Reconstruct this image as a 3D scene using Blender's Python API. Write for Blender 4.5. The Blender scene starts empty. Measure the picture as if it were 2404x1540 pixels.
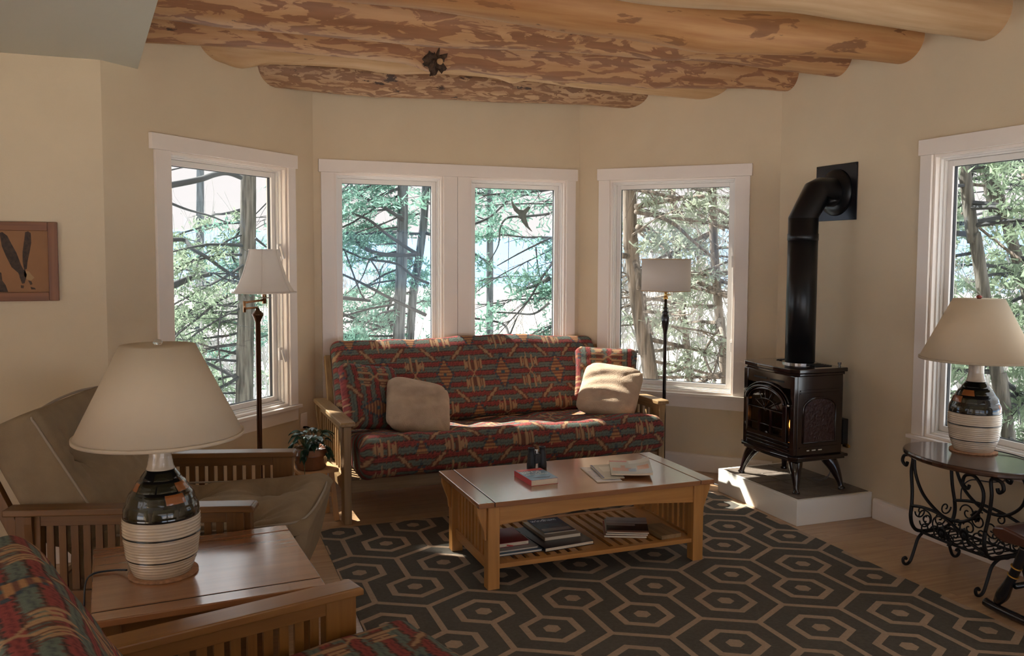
import bpy, bmesh, math, random
import numpy as np
from mathutils import Vector, Matrix
random.seed(7); rng = np.random.default_rng(11)
R = math.radians; PI = math.pi
scene = bpy.context.scene
C = scene.collection

# ------------------------------------------------------------------ camera, world, sun, exposure
FPX, CXP, CYP, IW, IH = 2032.9, 1216.0, 729.36, 2404.0, 1540.0
YAW, PITCH, ROLL, EYE = R(69.311), R(-3.7302), R(.2503), 1.7
_F = Vector((math.cos(YAW)*math.cos(PITCH), math.sin(YAW)*math.cos(PITCH), math.sin(PITCH)))
_R = Vector((math.sin(YAW), -math.cos(YAW), 0)); _U = _R.cross(_F)
_R2 = _R*math.cos(ROLL) + _U*math.sin(ROLL); _U2 = -_R*math.sin(ROLL) + _U*math.cos(ROLL)
cam = bpy.data.cameras.new('camera'); camo = bpy.data.objects.new('camera', cam); C.objects.link(camo)
camo.matrix_world = Matrix(((_R2.x,_U2.x,-_F.x,0),(_R2.y,_U2.y,-_F.y,0),(_R2.z,_U2.z,-_F.z,EYE),(0,0,0,1)))
cam.sensor_fit = 'HORIZONTAL'; cam.sensor_width = 36; cam.lens = FPX/IW*36
cam.shift_x = (IW/2-CXP)/IW; cam.shift_y = (CYP-IH/2)/IW
cam.clip_start = .05; cam.clip_end = 6000
scene.camera = camo

world = bpy.data.worlds.new('sky'); scene.world = world; world.use_nodes = True
wn, wl = world.node_tree.nodes, world.node_tree.links; wn.clear()
wo = wn.new('ShaderNodeOutputWorld'); bg = wn.new('ShaderNodeBackground')
tc = wn.new('ShaderNodeTexCoord'); sx = wn.new('ShaderNodeSeparateXYZ'); rp = wn.new('ShaderNodeValToRGB')
wl.new(tc.outputs['Generated'], sx.inputs[0]); wl.new(sx.outputs['Z'], rp.inputs[0])
rp.color_ramp.elements[0].position = 0.10; rp.color_ramp.elements[0].color = (.50,.455,.45,1)
rp.color_ramp.elements[1].position = .75; rp.color_ramp.elements[1].color = (.72,.77,.86,1)
e = rp.color_ramp.elements.new(.45); e.color = (.90,.86,.85,1)
wl.new(rp.outputs[0], bg.inputs[0]); bg.inputs[1].default_value = 1.05
wl.new(bg.outputs[0], wo.inputs[0])

SUN_DIR = Vector((.68, -1.0, -1.22)).normalized()
sun = bpy.data.lights.new('sun', 'SUN'); sun.energy = 8.5; sun.angle = R(.6); sun.color = (1,.94,.84)
suno = bpy.data.objects.new('sun', sun); C.objects.link(suno)
suno.rotation_euler = SUN_DIR.to_track_quat('-Z', 'Y').to_euler(); suno.location = (0, 20, 20)

vs = scene.view_settings
vs.view_transform = 'Standard'; vs.look = 'None'; vs.gamma = 1; vs.use_curve_mapping = False; vs.exposure = 1.05

cy = scene.cycles
cy.max_bounces = 6; cy.diffuse_bounces = 4; cy.use_light_tree = False; cy.glossy_bounces = 3; cy.transmission_bounces = 4; cy.transparent_max_bounces = 8
cy.caustics_reflective = False; cy.caustics_refractive = False; cy.sample_clamp_indirect = 6
cy.use_adaptive_sampling = True; cy.adaptive_threshold = .09; cy.adaptive_min_samples = 16
cy.use_denoising = True

# ------------------------------------------------------------------ helpers
def ray(px, py):
    return _F + _R2*((px-CXP)/FPX) - _U2*((py-CYP)/FPX)
def at(px, py, dist):                      # point of the place seen at a pixel, at a given ground distance
    d = ray(px, py); return Vector((0,0,EYE)) + d*(dist/math.hypot(d.x, d.y))

MATS = {}
def newmat(name):
    m = bpy.data.materials.new(name); m.use_nodes = True; MATS[name] = m
    n, l = m.node_tree.nodes, m.node_tree.links
    return m, n, l, n['Principled BSDF']
def plain(name, col, rough=.5, metal=0, coat=0, noise=0, nscale=30, bump=0, bscale=60, spec=.5, trans=0, emit=None, subs=0):
    m, n, l, b = newmat(name)
    b.inputs['Base Color'].default_value = (*col, 1); b.inputs['Roughness'].default_value = rough
    b.inputs['Metallic'].default_value = metal; b.inputs['Coat Weight'].default_value = coat
    b.inputs['Coat Roughness'].default_value = .12
    b.inputs['Specular IOR Level'].default_value = spec; b.inputs['Transmission Weight'].default_value = trans
    if emit: b.inputs['Emission Color'].default_value = (*emit[0],1); b.inputs['Emission Strength'].default_value = emit[1]
    if noise or bump:
        t = n.new('ShaderNodeTexCoord')
    if noise:
        x = n.new('ShaderNodeTexNoise'); x.inputs['Scale'].default_value = nscale; x.inputs['Detail'].default_value = 4
        l.new(t.outputs['Object'], x.inputs['Vector'])
        r = n.new('ShaderNodeValToRGB')
        r.color_ramp.elements[0].position = .3; r.color_ramp.elements[1].position = .7
        r.color_ramp.elements[0].color = (*[c*(1-noise) for c in col],1); r.color_ramp.elements[1].color = (*[min(1,c*(1+noise)) for c in col],1)
        l.new(x.outputs['Fac'], r.inputs[0]); l.new(r.outputs[0], b.inputs['Base Color'])
    if bump:
        y = n.new('ShaderNodeTexNoise'); y.inputs['Scale'].default_value = bscale; y.inputs['Detail'].default_value = 3
        l.new(t.outputs['Object'], y.inputs['Vector'])
        u = n.new('ShaderNodeBump'); u.inputs['Strength'].default_value = bump; u.inputs['Distance'].default_value = .01
        l.new(y.outputs['Fac'], u.inputs['Height']); l.new(u.outputs[0], b.inputs['Normal'])
    return m
def wood(name, light, dark, rough=.38, coat=.25, scale=1.0, contrast=1.0, rnd=True):
    """three materials, the grain along x, y or z of the piece"""
    out = []
    for ax in range(3):
        m, n, l, b = newmat(name+'_xyz'[0]+'xyz'[ax])
        t = n.new('ShaderNodeTexCoord'); mp = n.new('ShaderNodeMapping')
        s = [28*scale]*3; s[ax] = 1.4*scale; mp.inputs['Scale'].default_value = s
        if rnd:
            oi = n.new('ShaderNodeObjectInfo'); cm = n.new('ShaderNodeVectorMath'); cm.operation = 'SCALE'; cm.inputs[0].default_value=(7,3,5)
            l.new(oi.outputs['Random'], cm.inputs['Scale']); l.new(cm.outputs[0], mp.inputs['Location'])
        l.new(t.outputs['Object'], mp.inputs['Vector'])
        x = n.new('ShaderNodeTexNoise'); x.inputs['Scale'].default_value = 1; x.inputs['Detail'].default_value = 5; x.inputs['Distortion'].default_value = .6
        l.new(mp.outputs[0], x.inputs['Vector'])
        r = n.new('ShaderNodeValToRGB')
        r.color_ramp.elements[0].position = .5-.2*contrast; r.color_ramp.elements[1].position = .5+.18*contrast
        r.color_ramp.elements[0].color = (*dark,1); r.color_ramp.elements[1].color = (*light,1)
        l.new(x.outputs['Fac'], r.inputs[0]); l.new(r.outputs[0], b.inputs['Base Color'])
        u = n.new('ShaderNodeBump'); u.inputs['Strength'].default_value = .12; u.inputs['Distance'].default_value = .003
        l.new(x.outputs['Fac'], u.inputs['Height']); l.new(u.outputs[0], b.inputs['Normal'])
        b.inputs['Roughness'].default_value = rough; b.inputs['Coat Weight'].default_value = coat; b.inputs['Coat Roughness'].default_value = .14
        out.append(m)
    return out
def attrmat(name, rough=.9, bump=0, bscale=400, sheen=0, attr='col'):
    m, n, l, b = newmat(name)
    a = n.new('ShaderNodeAttribute'); a.attribute_name = attr; l.new(a.outputs['Color'], b.inputs['Base Color'])
    b.inputs['Roughness'].default_value = rough; b.inputs['Sheen Weight'].default_value = sheen; b.inputs['Specular IOR Level'].default_value = .25
    if bump:
        t = n.new('ShaderNodeTexCoord'); y = n.new('ShaderNodeTexNoise'); y.inputs['Scale'].default_value = bscale
        l.new(t.outputs['Object'], y.inputs['Vector']); u = n.new('ShaderNodeBump'); u.inputs['Strength'].default_value = bump; u.inputs['Distance'].default_value = .004
        l.new(y.outputs['Fac'], u.inputs['Height']); l.new(u.outputs[0], b.inputs['Normal'])
    return m

class MB:
    def __init__(s): s.v = []; s.f = []; s.c = None
    def box(s, x0, x1, y0, y1, z0, z1, M=None):
        i = len(s.v); p = [(x0,y0,z0),(x1,y0,z0),(x1,y1,z0),(x0,y1,z0),(x0,y0,z1),(x1,y0,z1),(x1,y1,z1),(x0,y1,z1)]
        if M: p = [tuple(M @ Vector(q)) for q in p]
        s.v += p
        s.f += [tuple(i+k for k in q) for q in ((0,3,2,1),(4,5,6,7),(0,1,5,4),(1,2,6,5),(2,3,7,6),(3,0,4,7))]; return s
    def beam(s, a, b, w, h, up=(0,0,1)):          # a bar from a to b, w across, h along "up"
        a, b = Vector(a), Vector(b); d = b-a; L = d.length; d.normalize(); up = Vector(up)
        sd = d.cross(up).normalized(); u2 = sd.cross(d)
        M = Matrix(((d.x,sd.x,u2.x,a.x),(d.y,sd.y,u2.y,a.y),(d.z,sd.z,u2.z,a.z),(0,0,0,1)))
        return s.box(0,L,-w/2,w/2,-h/2,h/2,M)
    def prism(s, poly, a, b, axis='x', M=None):   # polygon in the two other axes, extruded from a to b
        n = len(poly); i = len(s.v)
        ar = sum(poly[k][0]*poly[(k+1)%n][1]-poly[(k+1)%n][0]*poly[k][1] for k in range(n))
        if ar < 0: poly = poly[::-1]
        def P(t, p):
            q = {'x':(t,p[0],p[1]), 'y':(p[0],t,p[1]), 'z':(p[0],p[1],t)}[axis]
            return tuple(M @ Vector(q)) if M else q
        s.v += [P(a,p) for p in poly] + [P(b,p) for p in poly]
        fl = axis == 'y'
        c0 = tuple(i+k for k in range(n)); c1 = tuple(i+n+k for k in range(n))
        sides = [(i+k, i+(k+1)%n, i+n+(k+1)%n, i+n+k) for k in range(n)]
        fs = [c0[::-1], c1] + sides
        if (a > b) != fl: fs = [q[::-1] for q in fs]
        s.f += fs; return s
    def tube(s, pts, r, seg=8, caps=True, flat=None):
        pts = [Vector(p) for p in pts]; n = len(pts); i0 = len(s.v)
        rs = r if hasattr(r,'__len__') else [r]*n
        T = [(pts[min(k+1,n-1)]-pts[max(k-1,0)]).normalized() for k in range(n)]
        ref = Vector((0,0,1)) if abs(T[0].z) < .9 else Vector((1,0,0))
        N = T[0].cross(ref).normalized()
        for k in range(n):
            N = (N - T[k]*N.dot(T[k])).normalized(); B = T[k].cross(N)
            for j in range(seg):
                a = 2*PI*j/seg; s.v.append(tuple(pts[k] + (N*math.cos(a)+B*math.sin(a))*rs[k]))
        for k in range(n-1):
            for j in range(seg):
                a, b = i0+k*seg+j, i0+k*seg+(j+1)%seg; s.f.append((a, b, b+seg, a+seg))
        if caps:
            s.f.append(tuple(i0+j for j in range(seg))[::-1]); s.f.append(tuple(i0+(n-1)*seg+j for j in range(seg)))
        return s
    def lathe(s, prof, seg=32, M=None, a0=0, a1=2*PI):   # profile (radius, z)
        i0 = len(s.v); n = len(prof); full = abs(a1-a0-2*PI) < 1e-6; m = seg if full else seg+1
        for (r, z) in prof:
            for j in range(m):
                a = a0+(a1-a0)*j/seg; p = (r*math.cos(a), r*math.sin(a), z); s.v.append(tuple(M @ Vector(p)) if M else p)
        for k in range(n-1):
            for j in range(seg):
                a, b = i0+k*m+j, i0+k*m+(j+1)%m; s.f.append((a, b, b+m, a+m))
        if full:
            if prof[0][0] > 1e-5: s.f.append(tuple(i0+j for j in range(m))[::-1])
            if prof[-1][0] > 1e-5: s.f.append(tuple(i0+(n-1)*m+j for j in range(m)))
        return s
    def grid(s, fn, nu, nv, closeu=False, closev=False):
        i0 = len(s.v); mu = nu if closeu else nu+1; mv = nv if closev else nv+1
        for a in range(mu):
            for b in range(mv): s.v.append(tuple(fn(a/nu, b/nv)))
        for a in range(nu):
            for b in range(nv):
                a2, b2 = (a+1)%mu, (b+1)%mv
                s.f.append((i0+a*mv+b, i0+a2*mv+b, i0+a2*mv+b2, i0+a*mv+b2))
        return s
    def mesh(s, name):
        me = bpy.data.meshes.new(name); me.from_pydata(s.v, [], s.f); me.update(); return me

def setp(o, label=None, cat=None, group=None, kind=None):
    if label: o['label'] = label
    if cat: o['category'] = cat
    if group: o['group'] = group
    if kind: o['kind'] = kind
    return o
def obj(name, mb, m, parent=None, smooth=False, bevel=0, label=None, seg=2, fix=False, **kw):
    me = mb.mesh(name) if isinstance(mb, MB) else mb
    o = bpy.data.objects.new(name, me); C.objects.link(o)
    if isinstance(m, (list, tuple)):              # a wood set: grain along the longest side
        d = [max(v.co[k] for v in me.vertices)-min(v.co[k] for v in me.vertices) for k in range(3)]; m = m[d.index(max(d))]
    if m and not me.materials: me.materials.append(m)
    if fix:
        bm = bmesh.new(); bm.from_mesh(me); bmesh.ops.recalc_face_normals(bm, faces=bm.faces); bm.to_mesh(me); bm.free()
    if smooth: me.shade_smooth()
    if bevel:
        b = o.modifiers.new('bevel','BEVEL'); b.width = bevel; b.segments = seg; b.limit_method = 'ANGLE'; b.angle_limit = R(40)
        b.harden_normals = False
    if parent: o.parent = parent
    return setp(o, label, **kw)
def thing(name, label, cat, loc=(0,0,0), rz=0, group=None, kind=None):
    o = bpy.data.objects.new(name, None); C.objects.link(o); o.location = loc; o.rotation_euler = (0,0,rz); o.empty_display_size = .1
    return setp(o, label, cat, group, kind)
def bx(*a): return MB().box(*a)
def text_mesh(txt, size, depth=.0006):
    c = bpy.data.curves.new('text','FONT'); c.body = txt; c.size = size; c.extrude = depth; c.align_x = 'LEFT'; c.align_y = 'CENTER'
    o = bpy.data.objects.new('text', c); C.objects.link(o); bpy.context.view_layer.update()
    me = bpy.data.meshes.new_from_object(o.evaluated_get(bpy.context.evaluated_depsgraph_get()))
    bpy.data.objects.remove(o); bpy.data.curves.remove(c); me.materials.clear(); return me
def sm(x): return x*x*(3-2*x)
def curve(pts, n=8):                              # Catmull-Rom through points
    P = [Vector(p) for p in pts]; out = []
    for i in range(len(P)-1):
        a, b, c, d = P[max(i-1,0)], P[i], P[i+1], P[min(i+2,len(P)-1)]
        for k in range(n):
            t = k/n; out.append(.5*((2*b)+(c-a)*t+(2*a-5*b+4*c-d)*t*t+(3*b-a-3*c+d)*t**3))
    out.append(P[-1]); return out
def cvals(pts, n=8): return curve([(x,0,0) for x in pts], n)

# ------------------------------------------------------------------ materials
M_wall = plain('wall_paint', (.73,.59,.41), .85, noise=.02, nscale=3, bump=.06, bscale=120)
M_ceil = plain('ceiling_paint', (.70,.69,.60), .9)
M_trim = plain('white_trim_paint', (.90,.80,.72), .38)
M_vinyl = plain('white_window_vinyl', (.88,.83,.78), .32)
OAK = wood('oak', (.60,.28,.075), (.41,.17,.042), rough=.42, coat=.15, contrast=1.3)
OAKD = wood('oak_dark', (.20,.086,.022), (.115,.045,.011), rough=.4, coat=.15, contrast=1.2)
OAKM = wood('oak_mid', (.34,.15,.034), (.21,.082,.017), rough=.36, coat=.2, contrast=1.3)
OAKG = wood('oak_grey', (.36,.22,.10), (.22,.125,.05), rough=.5, coat=.1)
CHERRY = wood('red_oak', (.38,.165,.07), (.27,.105,.042), rough=.24, coat=.9, contrast=1.7)
FLOORW = wood('floor_oak', (.55,.345,.19), (.42,.245,.13), rough=.34, coat=.3, contrast=.8)
PINE = wood('pine', (.62,.34,.14), (.5,.25,.09), rough=.5, coat=0)
M_black = plain('black_iron', (.012,.011,.012), .42, metal=.4)
M_white = plain('white_paint', (.90,.85,.77), .45)

# pixel -> place constants of the room (metres, camera above the origin)
XS, YC = 4.125, 6.525
CA, CB, CC, CD = (-.436,5.236), (.853,6.525), (2.997,6.525), (4.125,5.397)
CEIL, SOFF = 3.17, 2.735
# ------------------------------------------------------------------ the room shell
def wall(name, O, ang, L, z1, holes, th=.16, s0=0.0):
    """wall from O along angle, openings (s0,s1,z0,z1); local x along, y outward"""
    mb = MB(); cuts = sorted(holes); x = s0
    for (a,b,z0,zt) in cuts:
        if a > x: mb.box(x,a,0,th,0,z1)
        if z0 > 0: mb.box(a,b,0,th,0,z0)
        mb.box(a,b,0,th,zt,z1); x = b
    if x < L: mb.box(x,L,0,th,0,z1)
    o = obj(name, mb, M_wall, kind='structure'); o.location = (O[0],O[1],0); o.rotation_euler = (0,0,ang)
    return o
WZ0, WZ1 = .615, 2.298
W1 = (.462,1.520); W2 = ((.150,.986),(1.200,2.026)); W3 = (.265,1.279); W4 = (1.429,2.62)
wall('wall_bay_left', CA, R(45), 1.823, CEIL, [(*W1,WZ0,WZ1)])
wall('wall_back', CB, 0, 2.144, CEIL, [(*W2[0],WZ0,WZ1),(*W2[1],WZ0,WZ1)])
wall('wall_bay_right', CC, R(-45), 1.595, CEIL, [(*W3,WZ0,WZ1)])
wall('wall_right', CD, R(-90), 6.6, CEIL, [(*W4,WZ0,WZ1)])
wall('wall_left', (-4.6,5.236), 0, 4.164, CEIL, [])
wall('wall_rear', (4.125,-1.2), R(180), 8.7, CEIL, [(.25,2.6,0,2.1),(2.9,5.2,0,2.1)])  # unseen; put in with openings sized to limit light on logs and upper walls
wl_ = wall('wall_far_left', (-4.6,-1.2), R(90), 6.436, CEIL, [(.2,3.0,.0,2.6)])  # unseen; opening invented and sized to balance daylight on the side walls

fl = obj('floor', bx(-4.76,4.3,-1.2,6.9,-.14,-.012), plain('floor_gap', (.06,.035,.02), .8), kind='structure')
BW = .088; unit = bx(0,1,0,BW-.0012,-.012,0).mesh('floor_plank')
unit.materials.append(FLOORW[0])
k = 0; rr = random.Random(3); y = 6.42; rows = []
rest = MB()
while y > -1.1:
    x = -.9-rr.random()*1.2 if y > 1.2 else -4.7
    while x < 4.12:
        L = 1.1+rr.random()*1.3; x1 = min(x+L, 4.12)
        near = y > 2.35 and x1 > .3 and (y > 5.2 or x1 > 3.3 or (x < 1.0 and y > 2.2))
        if near and k < 290:
            o = bpy.data.objects.new('floor_plank', unit); C.objects.link(o); o.parent = fl; o.location = (x,y,0); o.scale = (x1-x-.0012,1,1); k += 1
        else: rest.box(x,x1-.0012,y,y+BW-.0012,-.012,0)
        x = x1
    if y > 1.2: rest.box(-4.7,-2.1,y,y+BW-.0012,-.012,-.0005)
    y -= BW
obj('floor_boards_further_off', rest, FLOORW[0], fl, kind='stuff')

# ceilings
obj('ceiling', bx(-.45,4.3,-1.2,6.75,CEIL,CEIL+.1), M_ceil, kind='structure')
sof = MB().prism([(-.262,5.43),(-4.7,5.43),(-4.7,-1.2),(.43,-1.2),(-.107,3.937)], SOFF, CEIL+.1, 'z')
obj('ceiling_lower', sof, M_ceil, kind='structure')

# baseboards
M_base = M_trim
def base(name, O, ang, a, b):
    mb = MB().prism([(0,.001),(-.018,.001),(-.018,.115),(-.012,.13),(0,.135)], a, b, 'x')
    o = obj(name, mb, M_base, kind='structure'); o.location = (O[0],O[1],0); o.rotation_euler = (0,0,ang)
base('baseboard_back', CB, 0, 0, 2.144); base('baseboard_bay_left', CA, R(45), 0, 1.823); base('baseboard_bay_right', CC, R(-45), 0, 1.585)
base('baseboard_right', CD, R(-90), 1.045, 6.5); base('baseboard_left', (-4.6,5.236), 0, 0, 4.164)

# windows -----------------------------------------------------------------
def glassmat():
    m = bpy.data.materials.new('window_glass'); m.use_nodes = True; n, l = m.node_tree.nodes, m.node_tree.links; n.clear()
    o = n.new('ShaderNodeOutputMaterial'); mx = n.new('ShaderNodeMixShader'); t = n.new('ShaderNodeBsdfTransparent'); g = n.new('ShaderNodeBsdfGlossy')
    t.inputs[0].default_value = (.93,.98,.985,1); g.inputs['Roughness'].default_value = .02
    f = n.new('ShaderNodeFresnel'); f.inputs[0].default_value = 1.42
    l.new(f.outputs[0], mx.inputs[0]); l.new(t.outputs[0], mx.inputs[1]); l.new(g.outputs[0], mx.inputs[2]); l.new(mx.outputs[0], o.inputs[0])
    return m
M_glass = glassmat()
def window(name, O, ang, opens, cas, head, post=None, latches=(), crank=None, gap=None, stool=None):
    w = thing(name, None, None, (O[0],O[1],0), ang, kind='structure')
    P = lambda n, mb, m=M_trim, bev=.002: obj(n, mb, m, w, bevel=bev)
    a0, a1 = opens[0][0], opens[-1][1]
    P('head_casing', bx(head[0],head[1],-.028,-.001,WZ1+.0005,WZ1+.093))
    P('side_casing', bx(cas[0],a0,-.02,-.001,WZ0,WZ1)); P('side_casing', bx(a1,cas[1],-.02,-.001,WZ0,WZ1))
    if post: P('post_casing', bx(post[0],(post[0]+post[1])/2+.004,-.02,-.001,WZ0,WZ1)); P('post_casing', bx((post[0]+post[1])/2+.0065,post[1],-.0185,-.001,WZ0,WZ1))
    st = stool or (cas[0]-.018, cas[1]+.018)
    P('stool', bx(st[0],st[1],-.045,-.0005,WZ0-.024,WZ0-.001))
    P('apron', bx(cas[0],cas[1],-.02,-.001,WZ0-.113,WZ0-.025))
    for (a,b) in opens:
        jb = MB()
        for (q0,q1) in ((a+.0005,a+.016),(b-.016,b-.0005)): jb.box(q0,q1,-.0005,.158,WZ0,WZ1)
        jb.box(a+.016,b-.016,-.0005,.158,WZ1-.016,WZ1-.0005); jb.box(a+.016,b-.016,-.0005,.158,WZ0+.0005,WZ0+.016)
        P('jamb_lining', jb, M_trim, 0)
        # stepped stops
        fr = MB()
        for d, i, j in ((.030,.016,.026),(.052,.026,.036)):
            y0, y1 = d, .15
            fr.box(a+i,a+j,y0,y1,WZ0+i,WZ1-i); fr.box(b-j,b-i,y0,y1,WZ0+i,WZ1-i)
            fr.box(a+j,b-j,y0,y1,WZ1-j,WZ1-i); fr.box(a+j,b-j,y0,y1,WZ0+i,WZ0+j)
        P('window_frame', fr, M_vinyl, .0015)
        s0, s1, t0, t1 = a+.037, b-.037, WZ0+.037, WZ1-.037; sw = .034
        sa = MB().box(s0,s0+sw,.072,.118,t0,t1).box(s1-sw,s1,.072,.118,t0,t1).box(s0+sw,s1-sw,.072,.118,t1-sw,t1).box(s0+sw,s1-sw,.072,.118,t0,t0+sw)
        so = P('sash', sa, M_vinyl, .002)
        sp = bx(s0+sw,s1-sw,.1125,.1155,t0+sw,t1-sw)
        obj('gasket', MB().box(s0+sw,s0+sw+.003,.088,.108,t0+sw,t1-sw).box(s1-sw-.003,s1-sw,.088,.108,t0+sw,t1-sw).box(s0+sw,s1-sw,.088,.108,t0+sw,t0+sw+.003).box(s0+sw,s1-sw,.088,.108,t1-sw-.003,t1-sw), plain('gasket_black',(.015,.015,.018),.6) if 'gasket_black' not in MATS else MATS['gasket_black'], so)
        me = MB(); me.v = [(s0+sw,.098,t0+sw),(s1-sw,.098,t0+sw),(s1-sw,.098,t1-sw),(s0+sw,.098,t1-sw)]; me.f = [(0,1,2,3)]
        obj('pane', me, M_glass, w)
    for (s, z) in latches:
        lt = P('latch', MB().box(s-.02,s+.015,.02,.035,z-.045,z+.045).beam((s-.004,.012,z+.03),(s+.022,.004,z-.06),.02,.012,(0,1,0)), M_vinyl, .003)
    if crank: P('crank', MB().box(crank-.09,crank+.09,.03,.06,WZ0+.017,WZ0+.034).beam((crank-.06,.02,WZ0+.032),(crank+.10,.02,WZ0+.024),.02,.012), M_vinyl, .004)
    return w
window('window_1', CA, R(45), [W1], (.345,1.600), (.313,1.615), latches=((1.468,1.72),(1.468,.99)))
window('window_2', CB, 0, list(W2), (.054,2.106), (.037,2.120), post=(.986,1.200), stool=(.036,2.11))
window('window_3', CC, R(-45), [W3], (.175,1.377), (.163,1.393), crank=.45, latches=((1.262,1.65),(1.262,1.0)))
window('window_4', CD, R(-90), [W4], (1.344,2.72), (1.334,2.73))

# wall outlet by window_1 with a black plug
ol = thing('wall_outlet', 'pale wall outlet with a black plug, low beside the left window', 'outlet', (CA[0],CA[1],0), R(45))
obj('cover_plate', bx(1.640,1.715,-.008,-.0005,.42,.535), M_trim, ol, bevel=.003)
obj('plug', MB().tube(curve([(1.67,-.006,.43),(1.672,-.035,.432),(1.69,-.045,.42),(1.715,-.045,.39)],5), .009, 8), M_black, ol, smooth=True)

# logs ---------------------------------------------------------------------
def logmat(name, pale, mid, patch, dark, amt, sc=1.0):
    m, n, l, b = newmat(name)
    t = n.new('ShaderNodeTexCoord'); mp = n.new('ShaderNodeMapping'); mp.inputs['Scale'].default_value = (2.2*sc,8*sc,8*sc)
    oi = n.new('ShaderNodeObjectInfo'); cm = n.new('ShaderNodeVectorMath'); cm.operation = 'SCALE'; cm.inputs[0].default_value = (17,9,5)
    l.new(oi.outputs['Random'], cm.inputs['Scale']); l.new(cm.outputs[0], mp.inputs['Location']); l.new(t.outputs['Object'], mp.inputs['Vector'])
    x = n.new('ShaderNodeTexNoise'); x.inputs['Scale'].default_value = 1.3; x.inputs['Detail'].default_value = 6; x.inputs['Roughness'].default_value = .55; x.inputs['Distortion'].default_value = .8
    l.new(mp.outputs[0], x.inputs['Vector'])
    r = n.new('ShaderNodeValToRGB'); r.color_ramp.elements[0].position = amt-.012; r.color_ramp.elements[1].position = amt+.012
    r.color_ramp.elements[0].color = (0,0,0,1); r.color_ramp.elements[1].color = (1,1,1,1); l.new(x.outputs['Fac'], r.inputs[0])
    mp2 = n.new('ShaderNodeMapping'); mp2.inputs['Scale'].default_value = (1.5,26,26); l.new(t.outputs['Object'], mp2.inputs['Vector'])
    g = n.new('ShaderNodeTexNoise'); g.inputs['Scale'].default_value = 1; g.inputs['Detail'].default_value = 4; l.new(mp2.outputs[0], g.inputs['Vector'])
    rg = n.new('ShaderNodeValToRGB'); rg.color_ramp.elements[0].position = .35; rg.color_ramp.elements[1].position = .65
    rg.color_ramp.elements[0].color = (*mid,1); rg.color_ramp.elements[1].color = (*pale,1); l.new(g.outputs['Fac'], rg.inputs[0])
    rb = n.new('ShaderNodeValToRGB'); rb.color_ramp.elements[0].position = .35; rb.color_ramp.elements[1].position = .7
    rb.color_ramp.elements[0].color = (*patch,1); rb.color_ramp.elements[1].color = (*[c*.75 for c in patch],1); l.new(g.outputs['Fac'], rb.inputs[0])
    mx = n.new('ShaderNodeMixRGB'); l.new(r.outputs[0], mx.inputs[0]); l.new(rg.outputs[0], mx.inputs[1]); l.new(rb.outputs[0], mx.inputs[2])
    # dark knots and stains
    mp3 = n.new('ShaderNodeMapping'); mp3.inputs['Scale'].default_value = (1.6,4,4); l.new(t.outputs['Object'], mp3.inputs['Vector']); l.new(cm.outputs[0], mp3.inputs['Location'])
    k = n.new('ShaderNodeTexNoise'); k.inputs['Scale'].default_value = 2.6; k.inputs['Detail'].default_value = 5; k.inputs['Roughness'].default_value = .7; l.new(mp3.outputs[0], k.inputs['Vector'])
    rk = n.new('ShaderNodeValToRGB'); rk.color_ramp.elements[0].position = dark; rk.color_ramp.elements[1].position = dark+.04
    rk.color_ramp.elements[0].color = (0,0,0,1); rk.color_ramp.elements[1].color = (1,1,1,1); l.new(k.outputs['Fac'], rk.inputs[0])
    m2 = n.new('ShaderNodeMixRGB'); l.new(rk.outputs[0], m2.inputs[0]); l.new(mx.outputs[0], m2.inputs[1]); m2.inputs[2].default_value = (.07,.04,.03,1)
    l.new(m2.outputs[0], b.inputs['Base Color']); b.inputs['Roughness'].default_value = .55
    u = n.new('ShaderNodeBump'); u.inputs['Strength'].default_value = .25; u.inputs['Distance'].default_value = .006
    l.new(g.outputs['Fac'], u.inputs['Height']); l.new(u.outputs[0], b.inputs['Normal'])
    return m
LM = [logmat('log_weathered', (.58,.38,.22), (.44,.26,.14), (.33,.17,.09), .60, .5, 3.0),
      logmat('log_pale', (.66,.44,.24), (.56,.34,.17), (.42,.22,.11), .72, .66),
      logmat('log_patchy', (.60,.35,.18), (.52,.28,.13), (.37,.17,.085), .66, .50, 1.6),
      logmat('log_patchy_wide', (.62,.36,.18), (.54,.29,.13), (.38,.175,.085), .67, .50, 1.4),
      logmat('log_smooth', (.58,.31,.13), (.46,.21,.08), (.34,.15,.06), .69, .62),
      logmat('log_debarked', (.68,.47,.27), (.58,.36,.19), (.46,.26,.13), .75, .68),
      logmat('log_debarked_b', (.66,.45,.26), (.58,.36,.19), (.46,.26,.13), .75, .68)]
M_knot = plain('knot', (.07,.035,.018), .8, noise=.5, nscale=40, bump=.8, bscale=60)
M_knotwood = plain('knot_heart', (.52,.30,.14), .7, noise=.2, nscale=50)
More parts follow.
